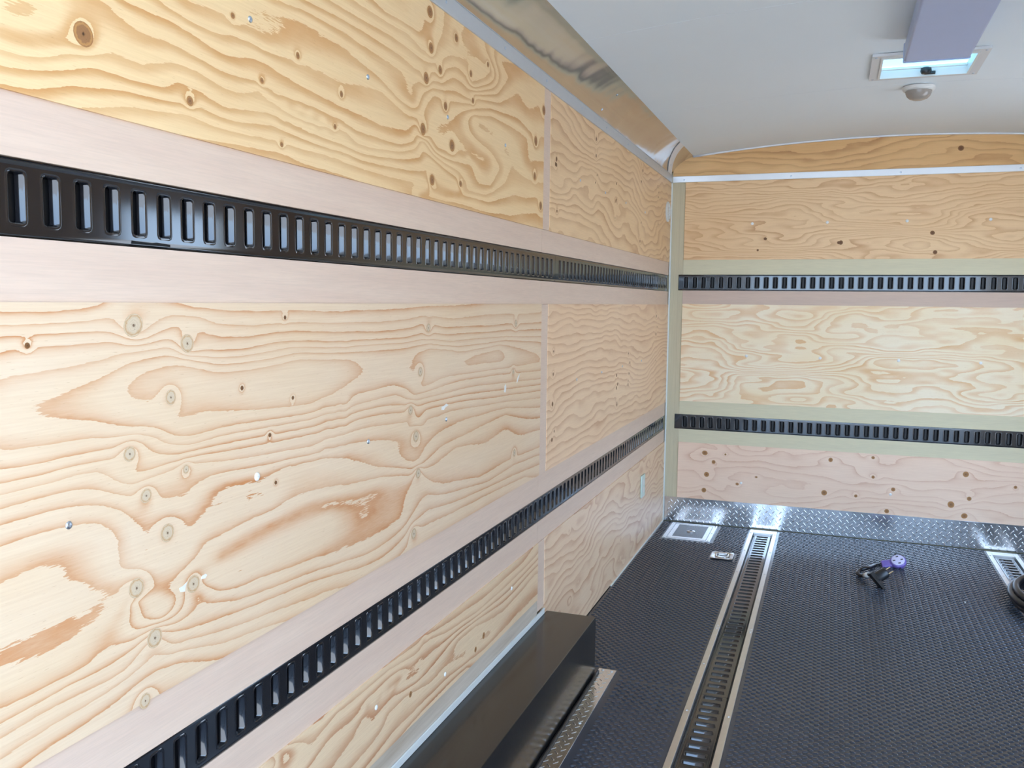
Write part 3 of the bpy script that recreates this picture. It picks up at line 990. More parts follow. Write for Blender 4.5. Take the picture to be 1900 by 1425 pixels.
HATCH = (0.073, 0.338, 4.955, 5.330)
DR = (0.378, 0.494, 4.63, 4.765)
for i, (x0, x1) in enumerate(mats):
    mt = box_part('floor_mat', M['rubber'], flr, x0, x1, REAR, D-0.008, -0.0215, 0.0)
    c, a = herring(x0, x1, 1.7 if i else 3.0, D-0.012, 0.0295, 0.0325)
    if i == 0:
        c2, a2 = herring(0.262, x1, 1.9, 3.0, 0.0295, 0.0325)
        c, a = np.concatenate([c, c2]), np.concatenate([a, a2])
        keep = ~((c[:, 0] > HATCH[0]-0.012) & (c[:, 0] < HATCH[1]+0.012) & (c[:, 1] > HATCH[2]-0.01) & (c[:, 1] < HATCH[3]+0.01))
        keep &= ~((c[:, 0] > DR[0]-0.01) & (c[:, 0] < DR[1]+0.01) & (c[:, 1] > DR[2]-0.01) & (c[:, 1] < DR[3]+0.01))
        keep &= ~((c[:, 0] < 0.262) & (c[:, 1] < 3.07))
        c, a = c[keep], a[keep]
    if i == 2:
        keep = c[:, 1] > 3.2
        c, a = c[keep], a[keep]
    lug_cloud('tread', M['rubber'], mt, c, a, 0.0190, 0.0112, 0.0034, top=0.76, ring=12, e=0.85)
# bright angle along the foot of the left wall, behind the mat edge
t5 = box_part('trim_5', M['caulk'], None, 0.0042, 0.0095, 4.0, D-0.008, 0.0, 0.0045)
tag(t5, 'thin bright angle along the foot of the left wall', kind='structure')

# ---- ceiling
ce = empty('ceiling', (W/2, D/2, 2.24))
tag(ce, 'white arched ceiling of lining sheets', kind='structure')
VX0, VX1, VY0, VY1 = 1.058, 1.392, 3.665, 3.985
SEAMS = [REAR, 1.71, 2.935, 4.155, D+0.02]


def ceil_sheet(name, mat, parent, y0, y1, dz, thick, hole=False):
    xs = sorted(set([0.118, VX0, VX1, W-0.118]+[round(0.118+(W-0.236)*i/28, 4) for i in range(29)]))
    ys = sorted(set([y0, y1]+([VY0, VY1] if hole else [])))
    m = MB()
    nx, ny = len(xs), len(ys)
    vs = []
    for dzz in (dz, dz+thick):
        for x in xs:
            for y in ys:
                vs.append((x, y, arc(x)+dzz))
    I = lambda s, i, j: s*nx*ny+i*ny+j
    solid = lambda i, j: 0 <= i < nx-1 and 0 <= j < ny-1 and not (hole and VX0-1e-6 <= xs[i] and xs[i+1] <= VX1+1e-6 and VY0-1e-6 <= ys[j] and ys[j+1] <= VY1+1e-6)
    fs = []
    for i in range(nx-1):
        for j in range(ny-1):
            if not solid(i, j): continue
            fs.append((I(0, i, j), I(0, i, j+1), I(0, i+1, j+1), I(0, i+1, j)))
            fs.append((I(1, i, j), I(1, i+1, j), I(1, i+1, j+1), I(1, i, j+1)))
            for di, dj, a, b in ((-1, 0, (i, j), (i, j+1)), (1, 0, (i+1, j+1), (i+1, j)), (0, -1, (i+1, j), (i, j)), (0, 1, (i, j+1), (i+1, j+1))):
                if not solid(i+di, j+dj):
                    fs.append((I(0, *a), I(1, *a), I(1, *b), I(0, *b)))
    m.add(vs, fs, True)
    return m.build(name, mat, parent, sharp=30)


ceil_sheet('roof_skin', M['alu_white'], ce, REAR, D+0.06, 0.007, 0.02, True)
for i in range(len(SEAMS)-1):
    y0, y1 = SEAMS[i], SEAMS[i+1]
    ceil_sheet('ceiling_panel', M['ceiling'], ce, y0+(0.0012 if i else 0), y1-0.0012, 0.0, 0.006, y0 < VY0 < y1)

# ---- polished cove between wall top and ceiling, both sides
for s, nm in ((0, 'trim_1'), (1, 'trim_6')):
    n, ny = 12, 24
    vs, fs = [], []
    for layer in (0.0, 0.004):
        for j in range(ny+1):
            y = REAR+(D+0.02-REAR)*j/ny
            for i in range(n+1):
                p_ = cove_pt(i/n)
                x, z = p_.x-layer*0.7, p_.y+layer*0.7
                vs.append((W-x if s else x, y, z))
    K = (ny+1)*(n+1)
    for L in (0, 1):
        for j in range(ny):
            for i in range(n):
                a = L*K+j*(n+1)+i
                f = (a, a+n+1, a+n+2, a+1)
                fs.append(f if (L+s) % 2 else f[::-1])
    o = MB().add(vs, fs, True).build(nm, M['cove'], None)
    tag(o, 'polished steel cove along the top of the %s wall' % ('right' if s else 'left'), kind='structure')
    if not s:
        cove = o
for y, t in ((3.62, 0.72), (3.62, 0.22)):
    p_ = cove_pt(t)
    n_ = Vector((0.75, 0, -0.66))
    X_ = Vector((0, 1, 0))
    screw('steel', cove, frame((p_.x, y, p_.y), X_, n_.cross(X_), n_))
# wall-top trim of the left wall
t2 = MB().bevel_box(0.002, 0.0085, REAR, D-0.002, 2.0237, 2.0665, 0.0015, seg=1)
t2.box(0.0, 0.0085, REAR, D-0.002, 2.0665, 2.069)
t2 = t2.build('trim_2', M['alu_trim'], None, sharp=35)
tag(t2, 'grey metal strip along the top of the left wall', kind='structure')
for y in (2.079, 2.498, 2.899, 3.342, 3.732, 4.15, 4.57, 5.0, 1.66, 1.24):
    screw('steel', t2, on_left(y, 2.046, 0.0086), 0.8)
t3 = MB().bevel_box(0.012, W-0.012, D-0.0095, D-0.0045, 2.0241, 2.060, 0.0015, seg=1).build('trim_3', M['alu_white'], None, sharp=35)
tag(t3, 'white metal strip across the front wall under the header', kind='structure')
for x in (0.0776, 0.6764, 1.2446, 1.82, 2.36):
    screw('steel', t3, on_front(x, 2.0395, D-0.0096), 0.9)
# curved corner strip where the cove meets the front wall
vs, fs = [], []
n = 10
for i in range(n+1):
    t = i/n
    p_ = cove_pt(t)
    y = 5.25-0.385*t
    for dy, off in ((0.0, 0.001), (0.0, 0.005), (0.118, 0.005), (0.118, 0.001)):
        vs.append((p_.x+off*0.75, y+dy, p_.y-off*0.66))
for i in range(n):
    for k in range(4):
        a, b = i*4+k, i*4+(k+1) % 4
        fs.append((a, b, b+4, a+4))
fs += [(3, 2, 1, 0), (n*4, n*4+1, n*4+2, n*4+3)]
t4 = MB().add(vs, fs).build('trim_4', M['alu_white'], None, sharp=40)
tag(t4, 'short curved white strip closing the far end of the cove', kind='structure')
p_ = cove_pt(0.3)
screw('steel', t4, frame((p_.x+0.004, 5.19, p_.y-0.004), (0, 1, 0), Vector((0.75, 0, -0.66)).cross(Vector((0, 1, 0))), (0.75, 0, -0.66)), 0.8)
# thin bead along the arch on the front wall, and the corner bead
pts = [(x, D-0.008, arc(x)-0.003) for x in np.linspace(0.125, W-0.125, 30)]
t7 = MB().tube(pts, 0.0055, 8).build('trim_7', M['alu_white'], None)
tag(t7, 'thin white bead following the arched ceiling edge', kind='structure')
t8 = MB().box(0.0045, 0.0115, D-0.012, D-0.001, 0.005, 2.022).build('trim_8', M['caulk'], None)
tag(t8, 'thin white corner bead between left and front walls', kind='structure')

# ------------------------------------------------------------------ slotted tie-down rails
PITCH_S, SW, SH = 0.0508, 0.0245, 0.0615


def rrect(w, h, r, n=3):
    out = []
    for cx, cy, a0 in ((w/2-r, h/2-r, 0), (-w/2+r, h/2-r, 90), (-w/2+r, -h/2+r, 180), (w/2-r, -h/2+r, 270)):
        for i in range(n):
            a = math.radians(a0+90*i/(n-1))
            out.append((cx+r*math.cos(a), cy+r*math.sin(a)))
    return out


def make_slot_mesh():
    m = MB()
    vs, n = [], 12
    rings = [(0.0040, 0.0040, -0.0001), (0.0026, 0.0026, 0.0005), (0.0008, 0.0008, 0.0004), (-0.0006, -0.0004, -0.0006), (-0.0026, -0.0010, -0.0032), (-0.0046, -0.0016, -0.0064), (-0.0064, -0.0022, -0.0098)]
    for dx, dy, z in rings:
        vs += [(x, y, z) for x, y in rrect(SW+2*dx, SH+2*dy, max(0.0028, 0.005+dx*0.5))]
    fs = []
    for i in range(len(rings)-1):
        for k in range(n):
            l = (k+1) % n
            fs.append((i*n+k, (i+1)*n+k, (i+1)*n+l, i*n+l))
    m.add(vs, fs, True)
    # the dark pocket behind
    b = len(rings)-1
    m.add([(x, y, -0.0135) for x, y in rrect(SW+0.006, SH+0.006, 0.005)], [tuple(range(n))], False)
    me = m.mesh('slot', M['rail'])
    me.materials.append(M['rail_pit'])
    me.polygons[len(me.polygons)-1].material_index = 1
    me.set_sharp_from_angle(angle=math.radians(32))
    return me


SLOT = make_slot_mesh()


def rail_mesh(length, offs, half=0.0465):
    """pressed strip along local x with a row of holes at offs; y across, z outwards"""
    m = MB()
    hh = 0.0385
    n = 12
    d = 0.0038
    ring = rrect(SW+2*d, SH+2*d, 0.0085)
    cells = []
    edges = [0.0]
    for a, b in zip(offs[:-1], offs[1:]):
        edges.append((a+b)/2)
    edges.append(length)
    for c, e0, e1 in zip(offs, edges[:-1], edges[1:]):
        vs = [(c+x, y, 0) for x, y in ring]+[(e1, hh, 0), (e0, hh, 0), (e0, -hh, 0), (e1, -hh, 0)]
        fs = []
        for q in range(4):
            o_ = n+q
            for i in range(2):
                fs.append((o_, q*3+i+1, q*3+i))
            nx = (q+1) % 4
            fs.append((o_, n+nx, nx*3, q*3+2))
        m.add(vs, fs, False)
    prof = [(hh, 0.0), (half-0.0035, -0.0004), (half-0.001, -0.0016), (half, -0.004), (half, -0.016)]
    for s in (1, -1):
        vs, fs = [], []
        for y, z in prof:
            vs += [(0, s*y, z), (length, s*y, z)]
        for i in range(len(prof)-1):
            a = 2*i
            f = (a, a+1, a+3, a+2)
            fs.append(f if s < 0 else f[::-1])
        m.add(vs, fs, True)
    m.box(0, length, -half+0.0005, half-0.0005, -0.0175, -0.0160)
    m.box(0, 0.0012, -half+0.002, half-0.002, -0.016, -0.0003)
    m.box(length-0.0012, length, -half+0.002, half-0.002, -0.016, -0.0003)
    me = m.mesh('tie_down_rail', M['rail'])
    bm = bmesh.new()
    bm.from_mesh(me)
    bmesh.ops.recalc_face_normals(bm, faces=[f for f in bm.faces if abs(f.normal.z) > 0.9 and f.calc_center_median().z > -0.001])
    for f in bm.faces:
        if f.calc_center_median().z > -0.0001 and f.normal.z < 0:
            f.normal_flip()
    bm.to_mesh(me)
    bm.free()
    return me


def rail(name, Mx0, length, first, parent=None):
    """first: distance from the rail's start to its first slot centre"""
    offs = []
    c = first
    while c < length-0.014:
        offs.append(c)
        c += PITCH_S
    me = rail_mesh(length, offs)
    o = bpy.data.objects.new(name, me)
    COL.objects.link(o)
    if parent:
        o.parent = parent
        o.matrix_basis = world_loc(parent).inverted() @ Mx0
    else:
        o.matrix_basis = Mx0
    for c in offs:
        q = bpy.data.objects.new('slot', SLOT)
        COL.objects.link(q)
        q.parent = o
        q.matrix_basis = Matrix.Translation((c, 0, 0))
    return o


def first_slot(start, ref):
    k = math.ceil((start+0.016-ref)/PITCH_S)
    return ref+k*PITCH_S-start


RW = -0.0015
zc_u, zc_l = (Z['rt']+Z['rb'])/2, (Z['lrt']+Z['lrb'])/2
JU, JL = 3.06, 2.945
for (y0, y1, zc, ref, lab) in (
        (0.42, JU-0.0008, zc_u, 0.831, 'long black slotted rail at eye height on left wall, nearest to the camera'),
        (JU+0.0008, 5.325, zc_u, 0.831, 'black slotted rail high on left wall, beyond the joint, ending at the far corner'),
        (0.42, JL-0.0008, zc_l, 1.041, 'long black slotted rail low on left wall, above the wheel box'),
        (JL+0.0008, 5.325, zc_l, 1.041, 'black slotted rail low on left wall, beyond the joint, ending at the far corner')):
    r = rail('tie_down_rail', on_left(y0, zc, RW), y1-y0, first_slot(y0, ref))
    tag(r, lab, 'rail', 'slotted rails let into the walls')
    if ref == 0.831 and y0 < 1:
        stk = MB().prism([(0.0, 0.0), (0.078, 0.0), (0.078, 0.0035), (0.05, 0.0048), (0.04, 0.0036), (0.0, 0.0046)], 0.0, 0.0002, on_left(1.018, Z['rb']+0.0045, RW+0.0001))
        stk.build('printed_strip', M['sticker'], r)
for (zc, ref, lab) in (((ZF['rt']+ZF['rb'])/2, 0.1037, 'black slotted rail across the front wall, upper of the two'),
                       ((ZF['lrt']+ZF['lrb'])/2, 0.1186, 'black slotted rail across the front wall, lower of the two')):
    r = rail('tie_down_rail', on_front(0.06, zc, D+RW*-1), W-0.12, first_slot(0.06, ref))
    tag(r, lab, 'rail', 'slotted rails let into the walls')

# ---- floor tracks: a slotted rail between aluminium edge strips
for ti, (x0, x1) in enumerate(TR):
    t = empty('floor_track', ((x0+x1)/2, 2.5, 0))
    tag(t, 'slotted floor track with aluminium edges running beside the hatch, left of the cable adapter' if ti == 0 else
        'slotted floor track with aluminium edges at right, under the coiled black hose', 'track', 'slotted tracks set in the floor')
    xc = (x0+x1)/2
    zt = -0.007
    for a, b in ((0.9, 2.9965), (2.9980, 5.262)):
        rail('rail', on_floor(xc, a, zt), b-a, first_slot(a, 2.977), t)
    sw = 0.021
    for xa, xb in ((x0, x0+sw), (x1-sw, x1)):
        for a, b in ((0.9, 3.638), (3.640, TRACK_END)):
            m = MB().bevel_box(xa, xb, a, b, -0.021, 0.0028, 0.0008, seg=1)
            st = m.build('edge_strip', M['alu_brushed'], t, sharp=35)
            xm = xa+0.0045 if xa == x0 else xb-0.0105
            xm = (xa+0.009) if xa == x0 else (xb-0.009)
            for y in (2.43, 2.835, 3.24, 3.622, 3.66, 4.05, 4.455, 4.86, 5.25):
                if a < y < b:
                    screw('alu', st, on_floor(xm, y, 0.0028), 0.75)
    m = MB().bevel_box(x0+sw+0.0005, x1-sw-0.0005, 5.266, TRACK_END, -0.021, 0.0026, 0.0008, seg=1)
    m.build('end_plate', M['alu_brushed'], t, sharp=35)

# ------------------------------------------------------------------ tread-plate kick strip on the front wall
KP = D-0.0075
kp = MB().bevel_box(0.013, W-0.013, KP, D-0.0045, 0.004, 0.152, 0.001, seg=1).build('kick_plate', M['tread'], None, sharp=35)
tag(kp, 'bright tread-plate strip along the foot of the front wall', 'metal plate')


def tread_pattern(w, h, px, py, m=0.007):
    cs, an = [], []
    for i in range(int(w/px)+2):
        for j in range(int(h/py)+2):
            for k in (0, 1):
                x, y = (i+0.5*k)*px, (j+0.5*k)*py+0.008
                if m < x < w-m and m*0.6 < y < h-m*0.6:
                    cs.append((x, y))
                    an.append(math.radians(52 if k else -52))
    return np.array(cs), np.array(an)


c, a = tread_pattern(W-0.03, 0.146, 0.0386, 0.0386)
lug_cloud('tread', M['tread'], kp, c, a, 0.026, 0.0065, 0.0016, on_front(0.015, 0.006, KP))

# ------------------------------------------------------------------ wheel box
wb = empty('wheel_box', (0.09, 1.4, 0))
tag(wb, 'long black painted wheel box along the foot of the left wall', 'wheel box')
BX, BZ, BY = 0.187, 0.2135, 3.0
m = MB().bevel_box(0.0042, BX, REAR, BY, 0.001, BZ, 0.003, seg=2)
m.build('casing', M['box'], wb, sharp=40)
m = MB().bevel_box(0.0026, 0.0075, REAR, 2.967, BZ+0.0003, 0.2335, 0.001, seg=1)
tag(m.build('flange', M['caulk'], wb, sharp=35), 'pale metal flange')
m = MB().bevel_box(BX+0.0008, 0.253, REAR, 3.058, 0.001, 0.0042, 0.0008, seg=1)
dp = m.build('tread_strip', M['tread'], wb, sharp=35)
tag(dp, 'bright tread-plate strip')
c, a = tread_pattern(0.062, 1.45, 0.030, 0.0386, 0.006)
lug_cloud('tread', M['tread'], dp, c, a, 0.024, 0.006, 0.0016, frame((BX+0.003, 1.6, 0.0042), (1, 0, 0), (0, 1, 0), (0, 0, 1)))
pts = [(BX+0.0075+0.0008*math.sin(i*1.7), 1.2+(3.02-1.2)*i/40, 0.0082) for i in range(41)]
tag(MB().tube(pts, [0.0055+0.0006*math.sin(i*2.3) for i in range(41)], 8).build('sealant_bead', M['bead'], wb), 'black sealant bead')
for x, y in ((0.236, 2.62), (0.238, 3.042), (0.205, 3.044), (0.236, 2.2)):
    screw('alu', dp, on_floor(x, y, 0.0042), 0.9)

# ------------------------------------------------------------------ floor hatch and lashing ring
h = empty('floor_hatch', ((HATCH[0]+HATCH[1])/2, (HATCH[2]+HATCH[3])/2, 0))
tag(h, 'square access hatch with bright metal frame and rubber centre in the far left floor corner', 'hatch')
x0, x1, y0, y1 = HATCH
fwid = 0.048
m = MB()
m.box(x0, x0+fwid, y0, y1, 0.0005, 0.004)
m.box(x1-fwid, x1, y0, y1, 0.0005, 0.004)
m.box(x0+fwid, x1-fwid, y0, y0+fwid*1.15, 0.0005, 0.004)
m.box(x0+fwid, x1-fwid, y1-fwid*0.8, y1, 0.0005, 0.004)
fr_ = m.build('frame', M['alu'], h)
m = MB()
for a, b, c_, d in ((x0+0.022, x0+0.0245, y0+0.02, y1-0.018), (x1-0.0245, x1-0.022, y0+0.02, y1-0.018), (x0+0.022, x1-0.022, y0+0.02, y0+0.0225), (x0+0.022, x1-0.022, y1-0.02, y1-0.0175)):
    m.box(a, b, c_, d, 0.0040, 0.0046)
tag(m.build('frame_joint', M['bead'], h), 'dark joint line in the frame')
ins = box_part('lid', M['rubber'], h, x0+fwid+0.001, x1-fwid-0.001, y0+fwid*1.15+0.001, y1-fwid*0.8-0.001, 0.0005, 0.003)
m = MB().lathe([(0.024, 0.0), (0.024, 0.003), (0.019, 0.005), (0.010, 0.0055)], 20, frame((0.208, 5.147, 0.003), (1, 0, 0), (0, 1, 0), (0, 0, 1)))
la = m.build('latch', M['steel'], h, sharp=40)
MB().lathe([(0.008, 0.0), (0.008, 0.0012), (0.005, 0.0016)], 12, frame((0.208, 5.147, 0.0085), (1, 0, 0), (0, 1, 0), (0, 0, 1))).build('keyhole', M['bead'], la)
for x in (x0+0.011, x1-0.011):
    for y in (y0+0.015, (y0+y1)/2, y1-0.015):
        screw('alu', fr_, on_floor(x, y, 0.004), 0.7)

d_ = empty('lashing_ring', ((DR[0]+DR[1])/2, (DR[2]+DR[3])/2, 0))
tag(d_, 'recessed steel lashing ring set in the floor between hatch and track', 'lashing ring')
cx, cy = (DR[0]+DR[1])/2, (DR[2]+DR[3])/2
Mz = frame((cx, cy, 0.0), (1, 0, 0), (0, 1, 0), (0, 0, 1))
vs = []
n = 20
rings = [(0.116, 0.130, 0.016, 0.0006), (0.114, 0.128, 0.016, 0.0030), (0.088, 0.098, 0.018, 0.0032), (0.080, 0.088, 0.016, -0.004), (0.070, 0.076, 0.014, -0.009)]
for w_, h_, r_, z_ in rings:
    vs += [(x, y, z_+0.0095 if False else z_) for x, y in rrect(w_, h_, r_, 5)]
fs = []
for i in range(len(rings)-1):
    for k in range(n):
        l = (k+1) % n
        fs.append((i*n+k, i*n+l, (i+1)*n+l, (i+1)*n+k))
fs.append(tuple((len(rings)-1)*n+k for k in range(n)))
# the pan sits on the mat: lift it so the dish clears the rubber
vs = [(x, y, 0.0005+(z+0.009)*0.62) for x, y, z in vs]
MB().add(vs, fs, True, Mz).build('pan', M['steel'], d_, sharp=50)
pts = []
for i in range(17):
    a = PI*i/16
    pts.append((0.030*math.cos(a), -0.010+0.036*math.sin(a)*-1, 0.0062))
pts = [(0.030, 0.028, 0.0062)]+pts+[(-0.030, 0.028, 0.0062)]
MB().tube(pts, 0.0048, 8, True, M=Mz).build('ring', M['steel'], d_)
MB().bevel_box(-0.022, 0.022, 0.022, 0.036, 0.0015, 0.0125, 0.002, M=Mz).build('clip', M['steel'], d_)

# ------------------------------------------------------------------ roof vent, ceiling light, round dome light
vt = empty('roof_vent', ((VX0+VX1)/2, (VY0+VY1)/2, 2.235))
tag(vt, 'square roof vent with pale frame and glowing blue lid behind the light', 'roof vent')
zc = arc(W/2)
ox0, ox1, oy0, oy1 = VX0-0.030, VX1+0.030, VY0-0.030, VY1+0.030
m = MB()
for a, b, c_, d in ((ox0, VX0+0.002, oy0, oy1), (VX1-0.002, ox1, oy0, oy1), (VX0+0.002, VX1-0.002, oy0, VY0+0.002), (VX0+0.002, VX1-0.002, VY1-0.002, oy1)):
    m.box(a, b, c_, d, zc-0.0125, zc-0.0025)
fl_ = m.build('flange', M['plastic_grey'], vt)
for x in (ox0+0.014, ox1-0.014):
    for y in (oy0+0.02, oy1-0.02):
        screw('steel', fl_, frame((x, y, zc-0.0125), (1, 0, 0), (0, -1, 0), (0, 0, -1)), 0.9)
m = MB()
iw = 0.010
m.box(VX0+0.002, VX0+iw, VY0+0.002, VY1-0.002, zc-0.016, zc+0.026)
m.box(VX1-iw, VX1-0.002, VY0+0.002, VY1-0.002, zc-0.016, zc+0.026)
m.box(VX0+iw, VX1-iw, VY0+0.002, VY0+iw, zc-0.016, zc+0.026)
m.box(VX0+iw, VX1-iw, VY1-iw, VY1-0.002, zc-0.016, zc+0.026)
tag(m.build('garnish', M['plastic_white'], vt), 'white inner collar')
# lid: shallow pillow
nx = 14
vs, fs = [], []
for i in range(nx+1):
    for j in range(nx+1):
        u, v = i/nx*2-1, j/nx*2-1
        vs.append(((VX0+VX1)/2+u*0.185, (VY0+VY1)/2+v*0.178, zc+0.032+0.030*(1-u**4)*(1-v**4)))
for i in range(nx):
    for j in range(nx):
        a = i*(nx+1)+j
        fs.append((a, a+nx+1, a+nx+2, a+1))
tag(MB().add(vs, fs, True).build('lid', M['dome'], vt), 'translucent blue-white lid')
m = MB()
m.bevel_box(VX0+iw, VX1-iw, 3.945, 3.957, zc+0.010, zc+0.018, 0.002)
cb = m.build('cross_bar', M['plastic_white'], vt, sharp=40)
m = MB().lathe([(0.010, 0.0), (0.019, 0.004), (0.021, 0.016), (0.017, 0.024), (0.008, 0.026)], 14, frame((1.235, 3.948, zc+0.012), (1, 0, 0), (0, -1, 0), (0, 0, -1)))
m.bevel_box(-0.006, 0.034, -0.006, 0.006, -0.006, 0.006, 0.002, M=frame((1.235, 3.948, zc-0.010), (1, 0, 0), (0, 1, 0), (0, 0, 1)))
tag(m.build('knob', M['plastic_black'], vt, sharp=50), 'black crank knob')

lf = empty('ceiling_light', (1.229, 2.9, 2.2))
tag(lf, 'long lilac-grey box light on the ceiling in front of the vent', 'ceiling light')
lx0, lx1, ly0, ly1, lz = 1.1245, 1.334, 2.28, 3.478, 2.160
box_part('body', M['fixture_grey'], lf, lx0+0.018, lx1-0.018, ly0+0.01, ly1-0.01, 2.222, 2.2365, bevel=0.002)
m = MB().bevel_box(lx0, lx1, ly0+0.012, ly1-0.012, lz, 2.2215, 0.008, seg=3)
tag(m.build('diffuser', M['lens'], lf, sharp=50), 'unlit frosted diffuser')
for y in (ly0, ly1):
    s = 0.011 if y == ly0 else -0.011
    m = MB().bevel_box(lx0-0.0015, lx1+0.0015, min(y, y+s), max(y, y+s), lz-0.0015, 2.226, 0.004, seg=2)
    m.build('end_cap', M['lens'], lf, sharp=50)

dl = empty('dome_light', (1.232, 4.22, zc))
tag(dl, 'small round dome light on the ceiling just beyond the vent', 'dome light')
Md = frame((1.232, 4.225, zc-0.002), (1, 0, 0), (0, -1, 0), (0, 0, -1))
MB().lathe([(0.064, 0.0), (0.064, 0.010), (0.060, 0.016), (0.050, 0.018)], 28, Md).build('base', M['plastic_white'], dl, sharp=50)
tag(MB().lathe([(0.052, 0.0182), (0.051, 0.026), (0.046, 0.038), (0.036, 0.048), (0.020, 0.054), (0.006, 0.055)], 28, Md).build('lens', M['dome_lens'], dl, sharp=60), 'smoky lens')

# ------------------------------------------------------------------ fittings on the left wall
ou = empty('outlet', (0.004, 4.695, 0.345))
tag(ou, 'pale green outlet plate low on the left wall near the far corner', 'outlet')
Mo = on_left(4.695, 0.343, F+0.0004)
m = MB().bevel_box(-0.044, 0.044, -0.060, 0.060, 0.0, 0.0085, 0.003, M=Mo)
pt = m.build('plate', M['outlet'], ou, sharp=45)
for s in (-1, 1):
    MB().bevel_box(-0.017, 0.017, s*0.021-0.014, s*0.021+0.014, 0.0087, 0.0102, 0.0006, M=Mo, seg=1).build('socket', M['plastic_white'], ou, sharp=40)
screw('alu', pt, on_left(4.695, 0.343, F+0.0088), 0.5)
rv = empty('round_vent', (0.004, 5.245, 1.845))
tag(rv, 'small round white plastic fitting high on the left wall beside the corner', 'wall fitting')
Mv = on_left(5.245, 1.845, F+0.0004)
m = MB().lathe([(0.058, 0.0), (0.058, 0.006), (0.050, 0.0105), (0.044, 0.0105), (0.040, 0.004), (0.004, 0.004)], 28, Mv)
m.build('rim', M['plastic_white'], rv, sharp=40)
for k in range(4):
    MB().box(-0.034, 0.034, -0.026+k*0.016, -0.020+k*0.016, 0.0045, 0.008, Mv).build('louvre', M['plastic_white'], rv)

# ------------------------------------------------------------------ things lying on the floor
ad = empty('cable_adapter', (1.2, 4.65, 0.003))
tag(ad, 'short black power adapter with purple socket end lying on the mat', 'power adapter')
zf = 0.0026
sx, sy, sz = 1.292, 4.832, 0.036
fx = Vector((-0.12, -0.60, 0.79)).normalized()            # the way the socket face looks
rx = Vector((0.96, 0.28, 0)).normalized()
rx = (rx-fx*rx.dot(fx)).normalized()
ry = fx.cross(rx)
Ms = frame((sx, sy, sz), rx, ry, fx)
head = MB().lathe([(0.026, -0.028), (0.036, -0.024), (0.0385, -0.010), (0.0385, -0.002), (0.035, 0.0015), (0.033, 0.002)], 24, Ms)
head.bevel_box(-0.082, -0.018, -0.022, 0.022, -0.026, -0.004, 0.006, M=Ms)
hd = head.build('socket_body', M['purple'], ad, sharp=50)
fc = MB().lathe([(0.0315, 0.0), (0.0315, 0.0035), (0.029, 0.0045)], 24, frame(Vector((sx, sy, sz))+fx*0.0018, rx, ry, fx)).build('socket_face', M['socket_face'], hd, sharp=40)
hd['label'] = 'purple socket end'
m = MB()
for a, b in ((0.018, 0.0), (-0.019, 0.0), (0.0, 0.021), (0.002, -0.020)):
    m.box(a-0.006, a+0.006, b-0.0028, b+0.0028, 0.0, 0.0008, frame(Vector((sx, sy, sz))+fx*0.0062, rx, ry, fx))
m.build('contact_opening', M['bead'], hd)
m = MB()
for s in (-1, 1):
    p0 = Vector((sx, sy, sz))+ry*(s*0.040)-fx*0.008
    m.tube([p0, p0+ry*(s*0.012)-rx*0.004], 0.0035, 8)
m.build('latch_pin', M['plastic_black'], ad)
e0 = Vector((sx, sy, sz))-rx*0.082-fx*0.014
ctrl = [e0, e0+Vector((-0.03, -0.012, -0.004)), Vector((1.145, 4.69, 0.022)), Vector((1.110, 4.655, 0.018)), Vector((1.098, 4.612, 0.014)), Vector((1.108, 4.575, 0.013)), Vector((1.124, 4.545, 0.022)), Vector((1.146, 4.500, 0.044)), Vector((1.160, 4.470, 0.056))]


def smooth(ctrl, n=6):
    out = []
    P = [ctrl[0]]+ctrl+[ctrl[-1]]
    for i in range(1, len(P)-2):
        for k in range(n):
            t = k/n
            out.append(0.5*((2*P[i])+(-P[i-1]+P[i+1])*t+(2*P[i-1]-5*P[i]+4*P[i+1]-P[i+2])*t*t+(-P[i-1]+3*P[i]-3*P[i+1]+P[i+2])*t**3))
    out.append(ctrl[-1])
    return out


MB().tube(smooth([Vector(c_) for c_ in ctrl]), 0.0095, 10).build('lead', M['cable'], ad)
MB().tube([Vector((1.126, 4.541, 0.0245)), Vector((1.144, 4.505, 0.042))], 0.0125, 10).build('white_tag', M['plastic_white'], ad)
MB().tube(smooth([Vector((1.103, 4.622, 0.018)), Vector((1.098, 4.64, 0.05)), Vector((1.103, 4.65, 0.085)), Vector((1.113, 4.655, 0.092))]), 0.0016, 6).build('cable_tie', M['plastic_black'], ad)
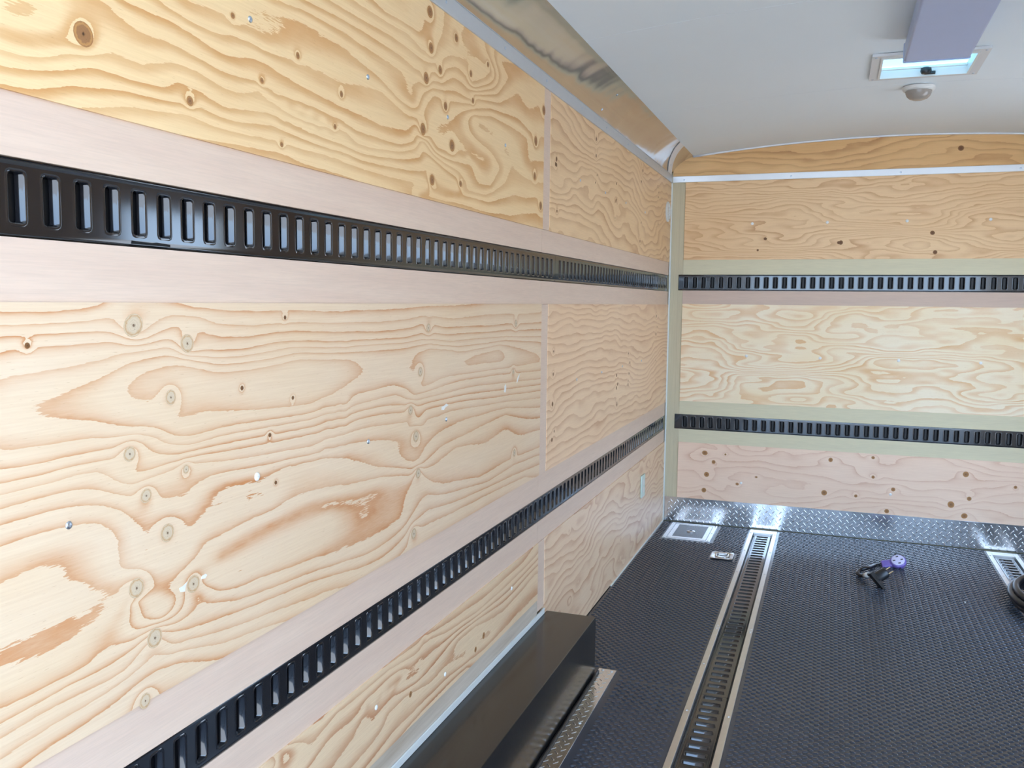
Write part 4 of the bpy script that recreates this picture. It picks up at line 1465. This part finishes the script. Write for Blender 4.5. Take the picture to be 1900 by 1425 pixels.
# plug: a wedge flange plus a round body with two blades
pc = Vector((1.178, 4.455, 0.046))
px_ = Vector((0.72, 0.36, 0.45)).normalized()            # towards the blades
py_ = Vector((-0.78, 0.05, 0.62))
py_ = (py_-px_*py_.dot(px_)).normalized()                # from the low corner of the flange up to the cable
pz_ = px_.cross(py_)
Mp = frame(pc, px_, py_, pz_)
m = MB().prism([(-0.024, 0.032), (-0.006, 0.036), (0.003, -0.030), (-0.004, -0.058), (-0.013, -0.058)], -0.024, 0.020, Mp)
m.lathe([(0.026, -0.006), (0.026, 0.045), (0.022, 0.050)], 18, Mp @ Matrix.Rotation(math.radians(90), 4, 'Y'))
tag(m.build('plug_body', M['plastic_black'], ad, sharp=40), 'black plug')
for s in (-1, 1):
    MB().box(0.050, 0.078, s*0.011-0.0015, s*0.011+0.0015, -0.005, 0.006, Mp).build('blade', M['brass'], ad)

co = empty('coiled_hose', (1.935, 4.46, 0.003))
tag(co, 'coiled thick black hose lying over the right floor track', 'hose')
pts = []
turns = 3
for i in range(turns*48+1):
    a = 2*PI*i/48+PI*0.6
    k = i/48
    rr = 1.0-0.09*abs(k-0.9)
    x = 0.222*rr*math.cos(a)
    y = 0.350*rr*math.sin(a)
    pts.append(Vector((1.950+x+0.05*y, 4.430+y, 0.019+k*0.020)))
MB().tube(pts, 0.0155, 12).build('hose', M['cable'], co)
m = MB().lathe([(0.030, 0.0), (0.034, 0.01), (0.034, 0.05), (0.028, 0.06), (0.022, 0.09), (0.020, 0.10)], 20, frame((1.875, 4.47, 0.036), (0, 0.3, 0.95), (0, 0.95, -0.3), (1, 0, 0)))
tag(m.build('coupling', M['plastic_black'], co, sharp=40), 'black end coupling')
m = MB().lathe([(0.012, 0.0), (0.016, 0.002), (0.016, 0.010), (0.010, 0.012)], 16, frame((1.874, 4.47, 0.036), (0, 0.3, 0.95), (0, -0.95, 0.3), (-1, 0, 0)))
m.build('coupling_nut', M['steel'], co, sharp=40)

cr = MB().lathe([(0.0025, 0), (0.004, 0.0015), (0.003, 0.0035), (0.001, 0.004)], 7, frame((1.54, 4.36, 0.0005), (1, 0, 0), (0, 1, 0), (0, 0, 1))).build('crumb', M['glare_crumb'])
tag(cr, 'tiny white crumb on the black mat right of the purple adapter', 'crumb')
